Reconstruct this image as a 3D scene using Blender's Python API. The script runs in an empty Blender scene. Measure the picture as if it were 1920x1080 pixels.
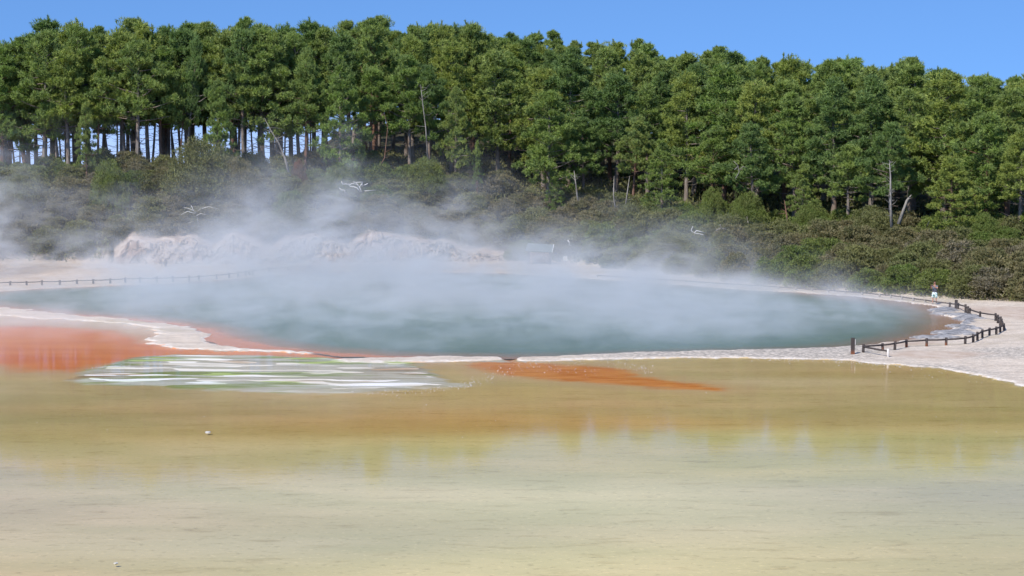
import bpy, math, random
import numpy as np
from mathutils import Vector, Matrix
R = math.radians
sc = bpy.context.scene
C = sc.collection
random.seed(11)
RNG = np.random.default_rng(11)

# ------------------------------------------------------------------ camera, sky, sun, exposure
CAM_H, F = 11.6, 3000.0
PITCH = math.atan(235/3000)
cam = bpy.data.cameras.new('camera'); co = bpy.data.objects.new('camera', cam); C.objects.link(co)
cam.sensor_width = 36; cam.lens = 36*F/1920; cam.clip_start = .5; cam.clip_end = 12000
co.location = (0, 0, CAM_H); co.rotation_euler = (R(90)-PITCH, 0, 0)
sc.camera = co

SUN_EL, SUN_AZ = 47, 218          # azimuth the light comes from, clockwise from +Y
w = bpy.data.worlds.new('World'); sc.world = w; w.use_nodes = True
nt = w.node_tree; nt.nodes.clear()
out = nt.nodes.new('ShaderNodeOutputWorld'); bg = nt.nodes.new('ShaderNodeBackground')
sky = nt.nodes.new('ShaderNodeTexSky'); sky.sky_type = 'NISHITA'; sky.sun_disc = False
sky.sun_elevation = R(SUN_EL); sky.sun_rotation = R(SUN_AZ)
sky.air_density = 1.0; sky.dust_density = .35; sky.ozone_density = 3.0; sky.altitude = 300
bg.inputs['Strength'].default_value = .13
tc = nt.nodes.new('ShaderNodeTexCoord'); va = nt.nodes.new('ShaderNodeVectorMath'); va.operation = 'ADD'
va.inputs[1].default_value = (0, 0, .24); nt.links.new(tc.outputs['Generated'], va.inputs[0])
vn = nt.nodes.new('ShaderNodeVectorMath'); vn.operation = 'NORMALIZE'; nt.links.new(va.outputs[0], vn.inputs[0])
nt.links.new(vn.outputs[0], sky.inputs[0])
sz = nt.nodes.new('ShaderNodeSeparateXYZ'); nt.links.new(tc.outputs['Generated'], sz.inputs[0])
mr_ = nt.nodes.new('ShaderNodeMapRange'); mr_.interpolation_type = 'SMOOTHSTEP'; nt.links.new(sz.outputs[2], mr_.inputs[0])
for k_, v_ in zip(('From Min','From Max','To Min','To Max'), (-.005, .055, .65, 0)): mr_.inputs[k_].default_value = v_
mxs = nt.nodes.new('ShaderNodeMix'); mxs.data_type = 'RGBA'; nt.links.new(mr_.outputs[0], mxs.inputs[0])
tn = nt.nodes.new('ShaderNodeMix'); tn.data_type = 'RGBA'; tn.blend_type = 'MULTIPLY'; tn.inputs[0].default_value = 1
nt.links.new(sky.outputs[0], tn.inputs[6]); tn.inputs[7].default_value = (.70, .96, 1.24, 1); nt.links.new(tn.outputs[2], mxs.inputs[6]); mxs.inputs[7].default_value = (4.6, 5.6, 8.2, 1)      # pale band of far cloud low on the horizon
nt.links.new(mxs.outputs[2], bg.inputs['Color']); nt.links.new(bg.outputs[0], out.inputs[0])
sd = bpy.data.lights.new('sun', 'SUN'); so = bpy.data.objects.new('sun', sd); C.objects.link(so)
sd.energy = 4.4; sd.angle = R(.5); sd.color = (1, .955, .88)
az, el = R(SUN_AZ), R(SUN_EL)
sdir = Vector((math.sin(az)*math.cos(el), math.cos(az)*math.cos(el), math.sin(el)))   # towards the sun
so.rotation_euler = sdir.to_track_quat('Z', 'Y').to_euler(); so.location = (-40, -40, 80)
sc.view_settings.view_transform = 'Standard'; sc.view_settings.look = 'None'
sc.view_settings.exposure = .3; sc.view_settings.gamma = 1
cy = sc.cycles
cy.max_bounces = 5; cy.diffuse_bounces = 2; cy.glossy_bounces = 2; cy.transmission_bounces = 2
cy.volume_bounces = 1; cy.transparent_max_bounces = 12
cy.use_denoising = True; cy.use_adaptive_sampling = True; cy.adaptive_threshold = .02
cy.volume_max_steps = 400; cy.volume_step_rate = 1.0
cy.caustics_reflective = False; cy.caustics_refractive = False

# ------------------------------------------------------------------ geometry of the place
def unproj(px, py, z=0.0):
    """a point on the level z seen from the viewpoint in the direction of (px, py)"""
    px = np.asarray(px, float); py = np.asarray(py, float)
    a = (px-960)/F; b = (540-py)/F
    dy = math.cos(PITCH)+math.sin(PITCH)*b; dz = -math.sin(PITCH)+math.cos(PITCH)*b
    t = (z-CAM_H)/dz
    return a*t, dy*t
def at(px, D, py=None):
    X = (px-960)/F*D
    return (X, D) if py is None else (X, D, CAM_H-(py-305)/F*D)

def ip(u, xs, ys): return np.interp(u, xs, ys)
UX  = [-300,   0, 170, 500, 700, 900,1000,1100,1200,1400,1500,1700,1800,1920,2300]
YF  = [ 500, 498, 497, 497, 495, 492, 492, 500, 513, 533, 543, 557, 564, 571, 588]
YT  = [ 335, 335, 325, 325, 330, 350, 382, 392, 402, 428, 436, 445, 452, 462, 480]
D1A = [ 198, 198, 198, 200, 203, 206, 204, 200, 194, 182, 176, 165, 160, 155, 150]
Z2  = [10.3,10.3,10.3,10.4,12.5,15.5,16.5,16.2,15.8,14.5,13.5,11.5,10.5,  10, 9.0]   # level 70 m behind the tree line
ZU = [-300, 0, 500, 560, 640, 700, 900, 1000,1100,1200,1400,1500,1700,1800,1920,2300]
ZV = [10.3,10.3,10.4,11.5,16.5,18,19.5,19,17.5,16.5,14.5,13.5,11.5,10.5,10,9.0]
YSK = [  70,  78,  30,  42,  38,  42,  60,  78,  78,  95, 100, 118, 130, 128, 130]
def D0f(u): return 34800.0/(ip(u, UX, YF)-305)
def D1f(u): return ip(u, UX, D1A)
def z1f(u): return CAM_H-(ip(u, UX, YT)-305)*D1f(u)/F
CL_U = [-400, 205, 245, 335, 368, 400, 435, 475, 505, 545, 600, 655, 700, 760, 830, 880, 940, 1000, 3000]
CL_H = [   0,   0, 3.2, 4.2, 3.6, 1.6, 3.7, 2.4, 1.2, 3.4, 3.8, 1.9, 4.0, 2.8, 2.6, 1.4, .8,  0,  0]      # height of the bare bank
def vnoise(x, y, s, seed=0):
    x = np.asarray(x, float)/s; y = np.asarray(y, float)/s
    xi = np.floor(x); yi = np.floor(y); fx = x-xi; fy = y-yi
    def h(a, b):
        v = np.sin(a*127.1+b*311.7+seed*74.7)*43758.5453
        return v-np.floor(v)
    fx = fx*fx*(3-2*fx); fy = fy*fy*(3-2*fy)
    return (h(xi, yi)*(1-fx)+h(xi+1, yi)*fx)*(1-fy)+(h(xi, yi+1)*(1-fx)+h(xi+1, yi+1)*fx)*fy
def sstep(a, b, x):
    t = np.clip((x-a)/(b-a), 0, 1); return t*t*(3-2*t)
def chf(u): return ip(u, CL_U, CL_H)*(.60+.42*vnoise(u, np.asarray(u, float)*0, 95, 2)+.12*vnoise(u, np.asarray(u, float)*0, 30, 5))
def hill(X, Y):
    X = np.asarray(X, float); Y = np.asarray(Y, float)
    u = 960+F*X/np.maximum(Y, 1)
    d0, d1, z1, z2 = D0f(u), D1f(u), z1f(u), ip(u, ZU, ZV)
    ch = chf(u)
    t = np.clip((Y-d0)/(d1-d0), 0, 1)
    step = sstep(0, .14, t)*ch*.97
    slope = np.where(ch > 0.01, step+(z1-ch)*np.clip((t-.1)/.9, 0, 1)**1.05*1.0, z1*t**.85)
    t2 = np.clip((Y-d1)/70, 0, 1)
    z = np.where(Y < d1, slope, z1+(z2-z1)*t2**.9)
    far = np.clip((Y-d1-75)/200, 0, 1)
    z = z-far*far*(3-2*far)*(z2-2)
    z = z+(vnoise(X, Y, 5, 1)-.5)*.9*np.clip((t-.12)*6, 0, 1)
    return np.where(Y > d0, np.maximum(z, 0.02), 0)

# outlines of the coloured areas on the level ground, as ground points
def poly(pts): return np.column_stack(unproj([p[0] for p in pts], [p[1] for p in pts]))
POOL = poly([(-60,558),(-45,570),(0,576),(60,583),(150,592),(230,599),(262,604),(300,607),(345,612),(375,618),(400,630),(386,637),
 (430,650),(500,656),(575,661),(650,667),(720,670),(790,671),(820,668),(880,671),(960,672),(1010,669),(1060,667),(1130,664),(1200,662),(1300,659),(1400,657),
 (1500,654),(1560,652),(1640,646),(1690,641),(1735,636),(1762,627),(1778,620),(1796,609),(1800,602),(1793,596),(1770,591),(1752,588),(1748,583),(1770,578),(1735,571),
 (1680,565),(1600,556),(1500,549),(1400,544),(1280,535),(1150,526),(1050,519),(950,513),(800,510),(650,510),(520,515),(440,523),(320,532),(200,536),(70,542),(0,547)])
TEAL = poly([(-60,560),(0,570),(60,577),(150,586),(230,592),(290,597),(350,603),(420,615),(470,632),(540,647),(620,656),(720,663),(820,666),(960,667),(1060,666),(1200,661),
 (1400,656),(1520,652),(1600,645),(1650,636),(1690,626),(1712,614),(1722,604),(1722,594),(1712,585),(1690,577),(1640,569),(1560,559),(1480,551),(1400,545.5),(1280,537),
 (1150,528),(1050,521),(950,515),(800,512),(650,512),(520,517),(440,525),(320,534),(200,538),(70,544),(0,549)])
MAT = poly([(-140,618),(-50,611),(60,610),(130,612),(200,617),(240,627),(270,638),(310,649),(400,655),(480,655.5),(560,661),(700,667.5),(790,670),(790,674),(640,671),(560,664.5),(430,663.5),(330,664),
 (280,668),(230,675),(180,684),(130,692),(70,692),(20,682),(-50,676),(-140,676)])
TERR = poly([(128,705),(160,690),(200,680),(240,671),(330,664),(430,664),(560,667),(640,672),(700,671),(760,670),(820,669),(880,671),(950,673),(900,676),(800,678),(790,686),(815,697),(872,723),(800,728),(740,733),(650,734),
 (560,733),(480,730),(400,727),(300,722),(180,715)])
PENI = poly([(-140,568),(-60,570),(0,575),(60,582),(150,592),(230,598),(262,603),(300,607),(345,612),(378,617),(374,619),(402,630),(388,637),(430,650),(500,656),(575,660),(575,663),(480,658),(400,657),
 (330,655),(275,640),(293,628),(280,617),(240,607),(150,601),(60,596),(0,590),(-140,585)])
RIM = poly([(640,672.5),(700,670.5),(760,671),(800,669),(820,667),(880,668.5),(947,671),(947,677),(880,677),(800,678),(700,680),(640,680)])
RIM2 = poly([(962,671.5),(1010,668.5),(1060,666.5),(1130,663.5),(1200,661),(1300,658),(1400,656),(1500,653),(1560,651),(1640,645),(1690,640),(1735,635),(1764,626),(1778,619),(1796,608),(1799,602),
 (1793,597),(1770,592),(1752,589),(1746,583),(1762,578),(1735,572),(1680,565),(1600,556),(1500,549),(1400,544),(1280,535),(1150,526),(1050,519),(950,513),(800,510),(650,510),(520,515),
 (440,523),(320,532),(200,536),(70,542),(0,547),(-60,556),(-300,562),(-900,500),(-900,440),(3200,440),(3200,800),(2300,790),(2000,742),(1920,724),(1850,706),(1800,697),(1750,690),(1700,685),(1650,682),
 (1590,677),(1540,674.5),(1430,671.5),(1300,671),(1200,672),(1120,674),(1040,676),(980,677)])
PLUME = poly([(880,681),(905,676),(946,674),(948,671),(961,671),(963,676),(1030,680),(1130,685),(1165,691),(1190,700),(1250,710),(1310,717),(1347,724),(1345,728),(1270,725),(1150,716),(1060,710),(980,703),(920,694)])
ROCK1 = poly([(1749,580),(1765,577),(1790,580),(1800,585),(1775,588),(1750,588)])
ROCK2 = poly([(1757,591),(1800,590),(1828,594),(1838,600),(1820,604),(1812,610),(1822,617),(1815,622),(1800,627),(1785,632),(1745,636),(1720,638),(1745,631),(1772,624),(1796,618),(1803,611),(1803,600),(1790,595)])
def sdf(P, x, y):
    """signed distance (metres, negative inside) of many points to a polygon"""
    x = np.asarray(x); y = np.asarray(y)
    d = np.full(x.shape, 1e9); ins = np.zeros(x.shape, bool)
    n = len(P)
    for i in range(n):
        ax, ay = P[i]; bx, by = P[(i+1) % n]
        ex, ey = bx-ax, by-ay
        t = np.clip(((x-ax)*ex+(y-ay)*ey)/(ex*ex+ey*ey+1e-9), 0, 1)
        d = np.minimum(d, (x-ax-t*ex)**2+(y-ay-t*ey)**2)
        c = ((ay > y) != (by > y))
        with np.errstate(divide='ignore', invalid='ignore'):
            c &= x < (bx-ax)*(y-ay)/(by-ay)+ax
        ins ^= c
    return np.where(ins, -1, 1)*np.sqrt(d)

# ------------------------------------------------------------------ helpers: tags, meshes
def tag(o, label=None, cat=None, group=None, kind=None):
    if label: o['label'] = label
    if cat: o['category'] = cat
    if group: o['group'] = group
    if kind: o['kind'] = kind
    return o
def empty(name, loc=(0,0,0), rz=0):
    o = bpy.data.objects.new(name, None); C.objects.link(o); o.location = loc; o.rotation_euler = (0,0,rz)
    o.empty_display_size = .2
    return o
class MB:
    def __init__(s): s.v = []; s.f = []
    def add(s, V, Fs):
        k = len(s.v); s.v.extend([tuple(p) for p in V]); s.f.extend([tuple(i+k for i in f) for f in Fs])
    def box(s, c, d, rz=0, M=None):
        V = []
        for x in (-.5,.5):
            for y in (-.5,.5):
                for z in (-.5,.5):
                    p = Vector((x*d[0], y*d[1], z*d[2]))
                    if M: p = M @ p
                    p.rotate(Matrix.Rotation(rz, 3, 'Z')); V.append(p+Vector(c))
        s.add(V, [(0,1,3,2),(4,6,7,5),(0,4,5,1),(2,3,7,6),(0,2,6,4),(1,5,7,3)])
    def tube(s, pts, rad, n=6, cap=True):
        pts = [Vector(p) for p in pts]; V = []; Fs = []
        up = Vector((0,0,1)); prev = None
        for i, p in enumerate(pts):
            t = (pts[min(i+1, len(pts)-1)]-pts[max(i-1, 0)])
            t = t.normalized() if t.length > 1e-9 else Vector((0,0,1))
            a = prev if prev is not None else (Vector((1,0,0)) if abs(t.x) < .8 else Vector((0,1,0)))
            a = (a-t*a.dot(t)).normalized(); prev = a; b = t.cross(a)
            r = rad[i] if hasattr(rad, '__len__') else rad
            for k in range(n):
                q = 2*math.pi*k/n
                V.append(p+(a*math.cos(q)+b*math.sin(q))*r)
        for i in range(len(pts)-1):
            for k in range(n):
                Fs.append((i*n+k, i*n+(k+1) % n, (i+1)*n+(k+1) % n, (i+1)*n+k))
        if cap:
            Fs.append(tuple(range(n))[::-1]); Fs.append(tuple(range((len(pts)-1)*n, len(pts)*n)))
        s.add(V, Fs)
    def build(s, name, mat, parent=None, smooth=True):
        me = bpy.data.meshes.new(name); me.from_pydata(s.v, [], s.f); me.update()
        if smooth: me.polygons.foreach_set('use_smooth', [True]*len(me.polygons))
        if mat: me.materials.append(mat)
        o = bpy.data.objects.new(name, me); C.objects.link(o)
        if parent: o.parent = parent
        return o
def raw_mesh(name, V, T, mat, smooth=False, k=3):
    """mesh from numpy arrays: V (n,3), T (m,k)"""
    me = bpy.data.meshes.new(name)
    me.vertices.add(len(V)); me.vertices.foreach_set('co', np.asarray(V, np.float32).ravel())
    m = len(T)
    me.loops.add(m*k); me.loops.foreach_set('vertex_index', np.asarray(T, np.int32).ravel())
    me.polygons.add(m); me.polygons.foreach_set('loop_start', np.arange(0, m*k, k, dtype=np.int32))
    me.polygons.foreach_set('use_smooth', np.full(m, smooth))
    me.update(calc_edges=True)
    if mat: me.materials.append(mat)
    return me
def obj(name, me, parent=None, loc=(0,0,0)):
    o = bpy.data.objects.new(name, me); C.objects.link(o); o.location = loc
    if parent: o.parent = parent
    return o

# ------------------------------------------------------------------ node helper
class N:
    def __init__(s, name, kind='surf'):
        s.m = bpy.data.materials.new(name); s.m.use_nodes = True; s.t = s.m.node_tree; s.t.nodes.clear()
        s.out = s.t.nodes.new('ShaderNodeOutputMaterial')
        s.obj = s.t.nodes.new('ShaderNodeTexCoord').outputs['Object']
        s.geo = s.t.nodes.new('ShaderNodeNewGeometry')
        s.pos = s.geo.outputs['Position']
    def inp(s, sock, v):
        if isinstance(v, bpy.types.NodeSocket): s.t.links.new(v, sock)
        elif v is not None: sock.default_value = v
    def math(s, op, a, b=None, c=None, clamp=False):
        n = s.t.nodes.new('ShaderNodeMath'); n.operation = op; n.use_clamp = clamp
        for i, v in enumerate((a, b, c)): s.inp(n.inputs[i], v)
        return n.outputs[0]
    def add(s, a, b): return s.math('ADD', a, b)
    def mul(s, a, b): return s.math('MULTIPLY', a, b)
    def sub(s, a, b): return s.math('SUBTRACT', a, b)
    def ss(s, v, a, b, lo=0., hi=1.):
        n = s.t.nodes.new('ShaderNodeMapRange'); n.interpolation_type = 'SMOOTHSTEP'; n.clamp = True
        s.inp(n.inputs['Value'], v); s.inp(n.inputs['From Min'], a); s.inp(n.inputs['From Max'], b)
        s.inp(n.inputs['To Min'], lo); s.inp(n.inputs['To Max'], hi); return n.outputs['Result']
    def noise(s, vec=None, scale=1., sx=1., sy=1., sz=1., detail=3., rough=.55, dist=0., off=(0,0,0), color=False, rot=0):
        mp = s.t.nodes.new('ShaderNodeMapping'); mp.inputs['Scale'].default_value = (sx*scale, sy*scale, sz*scale)
        mp.inputs['Location'].default_value = off; mp.inputs['Rotation'].default_value = (0, 0, rot)
        s.inp(mp.inputs['Vector'], vec if vec is not None else s.pos)
        n = s.t.nodes.new('ShaderNodeTexNoise'); n.inputs['Scale'].default_value = 1
        n.inputs['Detail'].default_value = detail; n.inputs['Roughness'].default_value = rough; n.inputs['Distortion'].default_value = dist
        s.t.links.new(mp.outputs[0], n.inputs['Vector'])
        return n.outputs['Color' if color else 'Fac']
    def vor(s, vec=None, scale=1., sx=1., sy=1., feature='F1', out='Distance', rand=1.):
        mp = s.t.nodes.new('ShaderNodeMapping'); mp.inputs['Scale'].default_value = (sx*scale, sy*scale, scale)
        s.inp(mp.inputs['Vector'], vec if vec is not None else s.pos)
        n = s.t.nodes.new('ShaderNodeTexVoronoi'); n.inputs['Scale'].default_value = 1; n.feature = feature; n.inputs['Randomness'].default_value = rand
        s.t.links.new(mp.outputs[0], n.inputs['Vector']); return n.outputs[out]
    def mix(s, f, a, b, mode='MIX'):
        n = s.t.nodes.new('ShaderNodeMix'); n.data_type = 'RGBA'; n.blend_type = mode
        s.inp(n.inputs[0], f)
        for i, v in ((6, a), (7, b)):
            if isinstance(v, tuple) and len(v) == 3: v = v+(1,)
            s.inp(n.inputs[i], v)
        return n.outputs[2]
    def attr(s, name, out='Fac'):
        n = s.t.nodes.new('ShaderNodeAttribute'); n.attribute_name = name; return n.outputs[out]
    def bump(s, h, strength=.5, dist=.1):
        n = s.t.nodes.new('ShaderNodeBump'); n.inputs['Strength'].default_value = strength; n.inputs['Distance'].default_value = dist
        s.inp(n.inputs['Height'], h); return n.outputs[0]
    def bsdf(s, col, rough=.8, spec=.3, normal=None, **kw):
        n = s.t.nodes.new('ShaderNodeBsdfPrincipled')
        if isinstance(col, tuple) and len(col) == 3: col = col+(1,)
        s.inp(n.inputs['Base Color'], col); s.inp(n.inputs['Roughness'], rough); s.inp(n.inputs['Specular IOR Level'], spec)
        if normal is not None: s.inp(n.inputs['Normal'], normal)
        for k, v in kw.items(): s.inp(n.inputs[k], v)
        return n.outputs[0]
    def surf(s, sh): s.t.links.new(sh, s.out.inputs['Surface']); return s.m
    def sepx(s, v):
        n = s.t.nodes.new('ShaderNodeSeparateXYZ'); s.inp(n.inputs[0], v); return n.outputs
    def rand(s):
        return s.t.nodes.new('ShaderNodeObjectInfo').outputs['Random']

def lin(r, g, b):
    f = lambda c: (c/255/12.92) if c/255 <= .04045 else ((c/255+.055)/1.055)**2.4
    return (f(r), f(g), f(b))

# ------------------------------------------------------------------ materials: plants
def foliage_mat(name, a, b, c, transl=.25):
    n = N(name)
    r = n.rand()
    col = n.mix(r, a, b)
    lo = n.noise(scale=.9, detail=2)
    col = n.mix(n.ss(lo, .35, .7), col, c)
    hi = n.noise(scale=5.5, detail=1)
    col = n.mix(n.ss(hi, .3, .75), col, n.mix(1, col, (1.35,1.3,1.15), 'MULTIPLY'))
    d = n.bsdf(col, .65, .25)
    tr = n.t.nodes.new('ShaderNodeBsdfTranslucent'); n.t.links.new(n.mix(1, col, (1.1,1.25,.6), 'MULTIPLY'), tr.inputs[0])
    mx = n.t.nodes.new('ShaderNodeMixShader'); mx.inputs[0].default_value = transl
    n.t.links.new(d, mx.inputs[1]); n.t.links.new(tr.outputs[0], mx.inputs[2])
    return n.surf(mx.outputs[0])
M = {}
M['pine_a'] = foliage_mat('pine_needles', (.185,.265,.060), (.255,.300,.085), (.160,.215,.075))
M['pine_y'] = foliage_mat('pine_needles_yellow', (.235,.285,.062), (.275,.310,.075), (.19,.24,.07))
M['pine_d'] = foliage_mat('pine_needles_dark', (.135,.205,.058), (.165,.235,.07), (.11,.165,.062))
M['bush_green'] = foliage_mat('scrub_green', (.105,.155,.036), (.15,.185,.046), (.13,.15,.046))
M['bush_olive'] = foliage_mat('scrub_olive', (.15,.17,.062), (.18,.18,.072), (.13,.13,.06))
M['bush_brown'] = foliage_mat('scrub_brown', (.175,.150,.085), (.20,.175,.09), (.14,.14,.065))
M['bush_grey'] = foliage_mat('scrub_grey', (.20,.17,.13), (.18,.16,.115), (.18,.16,.09))
M['bush_rust'] = foliage_mat('scrub_rust', (.26,.085,.03), (.22,.09,.035), (.14,.08,.035))
def bark_mat(name, a, b, c):
    n = N(name)
    f = n.noise(vec=n.obj, sx=6, sy=6, sz=1.2, detail=4)
    col = n.mix(n.ss(f, .35, .65), a, b)
    col = n.mix(n.ss(n.noise(scale=.5, detail=2), .45, .7), col, c)
    return n.surf(n.bsdf(col, .9, .1, n.bump(f, .6, .06)))
M['bark'] = bark_mat('pine_bark', (.17,.135,.11), (.25,.215,.185), (.21,.15,.115))
M['bark_red'] = bark_mat('pine_bark_red', (.17,.09,.06), (.22,.13,.09), (.15,.10,.08))
M['dead'] = bark_mat('dead_wood', (.24,.215,.185), (.33,.30,.265), (.18,.16,.14))
M['bleached'] = bark_mat('bleached_wood', (.50,.48,.45), (.62,.60,.56), (.42,.40,.37))

# ------------------------------------------------------------------ ground
def grid(us, Ys):
    U, Y = np.meshgrid(us, Ys)
    X = (U-960)/F*Y
    return X, Y
us = np.concatenate([np.linspace(-1600,-160,60), np.arange(-140, 2070, 4.4), np.linspace(2100,3600,60)])
pys = np.concatenate([np.linspace(2600,1120,60), np.linspace(1110,740,170), np.arange(739,480,-1.0)])
Yn = unproj(np.full(len(pys), 960.), pys)[1]
Yf = np.concatenate([np.arange(Yn[-1]+.8, 300, 1.1), np.geomspace(302, 9000, 60)])
Ys = np.concatenate([Yn, Yf])
GX, GY = grid(us, Ys)
gx, gy = GX.ravel(), GY.ravel()
near = gy < 235
def sd(P):
    v = np.full(gx.shape, 30.0); v[near] = sdf(P, gx[near], gy[near]); return v
S = {k: sd(P) for k, P in dict(pool=POOL, teal=TEAL, mat=MAT, terr=TERR, peni=PENI, rim=np.array(RIM), dry=RIM2, plume=PLUME, rock1=ROCK1, rock2=ROCK2).items()}
for k_, (a_, w_) in dict(peni=(1.3,1.4), terr=(1.2,1.6), mat=(1.0,2.0), rim=(.7,1.2), dry=(.7,1.5), plume=(.6,1.3), pool=(.5,1.3), rock2=(1.0,1.2)).items():
    S[k_] = S[k_]+(vnoise(gx, gy*1.3, w_, 31)-.5)*a_+(vnoise(gx, gy*1.3, w_*.35, 32)-.5)*a_*.45
sinter = np.minimum(np.minimum(S['rim'], S['dry']), np.minimum(S['peni'], 99))
rock = np.minimum(S['rock1'], S['rock2'])
gz = hill(gx, gy)
u_ = 960+F*gx/np.maximum(gy, 1)
flat = gy < D0f(u_)
# relief of the level part: beds below water, low crusts above it
n1 = vnoise(gx, gy, 1.1, 3)*.6+vnoise(gx, gy, .4, 4)*.4
zf = np.full(gx.shape, -.10)
wy_ = gy+2.2*vnoise(gx, gy, 7, 15)+.9*vnoise(gx, gy, 2.5, 16)
n1t = vnoise(gx*.20, wy_, .62, 13)*.5+vnoise(gx*.28, wy_, .5, 14)*.5
zf = np.where(S['terr'] < .6, -.10+sstep(.6, -.9, S['terr'])*(.0665+.054*n1t), zf)
zs = sstep(.5, -.4, sinter)
zf = zf*(1-zs)+zs*(.035+.05*n1)
far_dry = sstep(-1, -8, S['dry'])
zf = zf+far_dry*(.10+.10*vnoise(gx, gy, 7, 5))
zf = zf+sstep(.2, -.5, rock)*(.10+.10*(vnoise(gx, gy, .9, 8)))
inp_ = sstep(.15, -.6, S['pool'])*(sinter > -.15)
zf = zf*(1-inp_)+inp_*(-.35)
ch_ = sstep(.35, -.1, S['plume']); zf = zf*(1-ch_)+ch_*np.minimum(zf, -.06)
gz = np.where(flat, zf, gz)

# bed colours sampled at ground points, blended by distance
BED = [(0,725,(.34,.25,.10)),(200,740,(.33,.25,.11)),(500,750,(.42,.28,.12)),(900,735,(.43,.28,.085)),(1000,690,(.42,.30,.12)),(1300,690,(.46,.34,.17)),(1450,710,(.48,.38,.22)),
 (1250,690,(.38,.33,.18)),(1560,700,(.40,.27,.10)),(1800,720,(.35,.25,.09)),(1920,740,(.34,.25,.09)),(1500,745,(.42,.30,.13)),(1150,752,(.45,.27,.09)),(700,790,(.47,.29,.11)),(950,790,(.46,.27,.075)),(1150,782,(.45,.29,.09)),
 (0,790,(.36,.30,.14)),(250,790,(.38,.31,.15)),(450,770,(.40,.29,.13)),(1350,770,(.42,.34,.16)),(1700,765,(.38,.30,.11)),(1900,770,(.36,.29,.12)),
 (100,870,(.46,.38,.23)),(400,850,(.46,.39,.24)),(800,850,(.47,.42,.21)),(1100,830,(.48,.42,.18)),(1400,820,(.46,.42,.19)),(1500,870,(.48,.43,.17)),(1800,830,(.42,.38,.20)),
 (0,960,(.47,.38,.24)),(300,980,(.50,.42,.25)),(700,930,(.52,.47,.28)),(1050,930,(.55,.52,.30)),(1300,950,(.52,.49,.28)),(1600,950,(.46,.41,.24)),(1900,930,(.42,.38,.25)),
 (60,1070,(.50,.39,.20)),(400,1060,(.50,.43,.23)),(560,1030,(.40,.38,.23)),(620,1018,(.40,.38,.24)),(800,1060,(.56,.50,.26)),(1050,1050,(.60,.55,.29)),(1300,1060,(.56,.49,.24)),(1600,1060,(.50,.44,.22)),(1900,1060,(.44,.38,.20)),
 (-100,600,(.50,.38,.27)),(120,602,(.52,.40,.29)),(30,700,(.42,.30,.11)),(330,632,(.5,.35,.25))]
BX, BY = unproj([b[0] for b in BED], [b[1] for b in BED]); BC = np.array([b[2] for b in BED])
W = np.zeros(gx.shape); bed = np.zeros((len(gx), 3))
for i in range(len(BED)):
    sc_ = 1.0+BY[i]*.0
    q = 1/(((gx-BX[i])*.32)**2+((gy-BY[i])*.9)**2+4.0)**2
    W += q; bed += q[:, None]*BC[i]
bed /= W[:, None]; bed = np.minimum(bed*np.array([1.36, 1.27, 1.30])*(1+.13*sstep(74, 82, gy))[:, None], .78); bed[:, 2] *= 1-.13*sstep(74, 68, gy); wb = (sstep(74, 78, gy)*sstep(92, 84, gy)*.38)[:, None]; bed = bed*(1-wb)+wb*np.array([.60,.49,.27]); bed = bed*.93+bed.mean(1)[:, None]*.07+np.array([.02,.018,.01])

nU, nY = len(us), len(Ys)
idx = np.arange(nU*nY).reshape(nY, nU)
quads = np.stack([idx[:-1,:-1], idx[:-1,1:], idx[1:,1:], idx[1:,:-1]], -1).reshape(-1, 4)
def set_attr(me, name, arr, kind='FLOAT'):
    a = me.attributes.new(name, kind, 'POINT')
    a.data.foreach_set('value' if kind == 'FLOAT' else 'color', np.asarray(arr, np.float32).ravel())

n = N('ground_material')
B = n.attr('bed', 'Color')
nz = n.noise(scale=1.6, sx=.6, detail=4); nzf = n.noise(scale=9, sx=.5, detail=3); nzc = n.noise(scale=.28, sx=.35, detail=3)
def warped(name, amp=.8, amp2=.25):
    a = n.attr(name)
    a = n.add(a, n.mul(n.sub(nz, .5), amp*2)); return n.add(a, n.mul(n.sub(nzf, .5), amp2*2))
# broad mottling of the bed
col = n.mix(n.ss(nzc, .35, .7), n.mix(1, B, (.90,.92,.86), 'MULTIPLY'), n.mix(1, B, (1.07,1.05,1.06), 'MULTIPLY'))
streak = n.noise(sx=.45, sy=1.6, detail=5, rough=.7, off=(3,1,0))
col = n.mix(n.ss(streak, .52, .74), col, n.mix(1, col, (.78,.74,.62), 'MULTIPLY'))
fine = n.noise(sx=2.6, sy=4.5, detail=3, rough=.7, off=(7,1,0))
col = n.mix(n.ss(fine, .56, .72), col, n.mix(1, col, (.76,.74,.68), 'MULTIPLY'))
fine2 = n.noise(sx=4.2, sy=7, detail=2, off=(17,4,0))
col = n.mix(n.ss(fine2, .57, .75), col, n.mix(1, col, (1.18,1.17,1.2), 'MULTIPLY'))
# pink halo and orange mats
m1 = warped('s_mat', .55, .2)
col = n.mix(n.ss(m1, 4.5, .2, 0, .8), col, (.62,.40,.24))
org = n.mix(n.ss(n.noise(sx=.12, sy=.7, detail=3), .35, .65), (.85,.26,.055), (.76,.19,.035))
col = n.mix(n.ss(m1, 1.6, -1.2), col, org)
m2 = n.add(warped('s_plume', .45, .22), n.mul(n.sub(n.noise(sx=.09, sy=.5, detail=3, off=(13,8,0)), .5), 2.2))
col = n.mix(n.ss(m2, 3.0, .1, 0, .7), col, (.64,.42,.24))
pl = n.mix(n.ss(n.noise(sx=.5, sy=2, detail=3), .35, .65), (.64,.20,.045), (.80,.32,.10))
col = n.mix(n.ss(m2, .8, -.6), col, pl)
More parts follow.
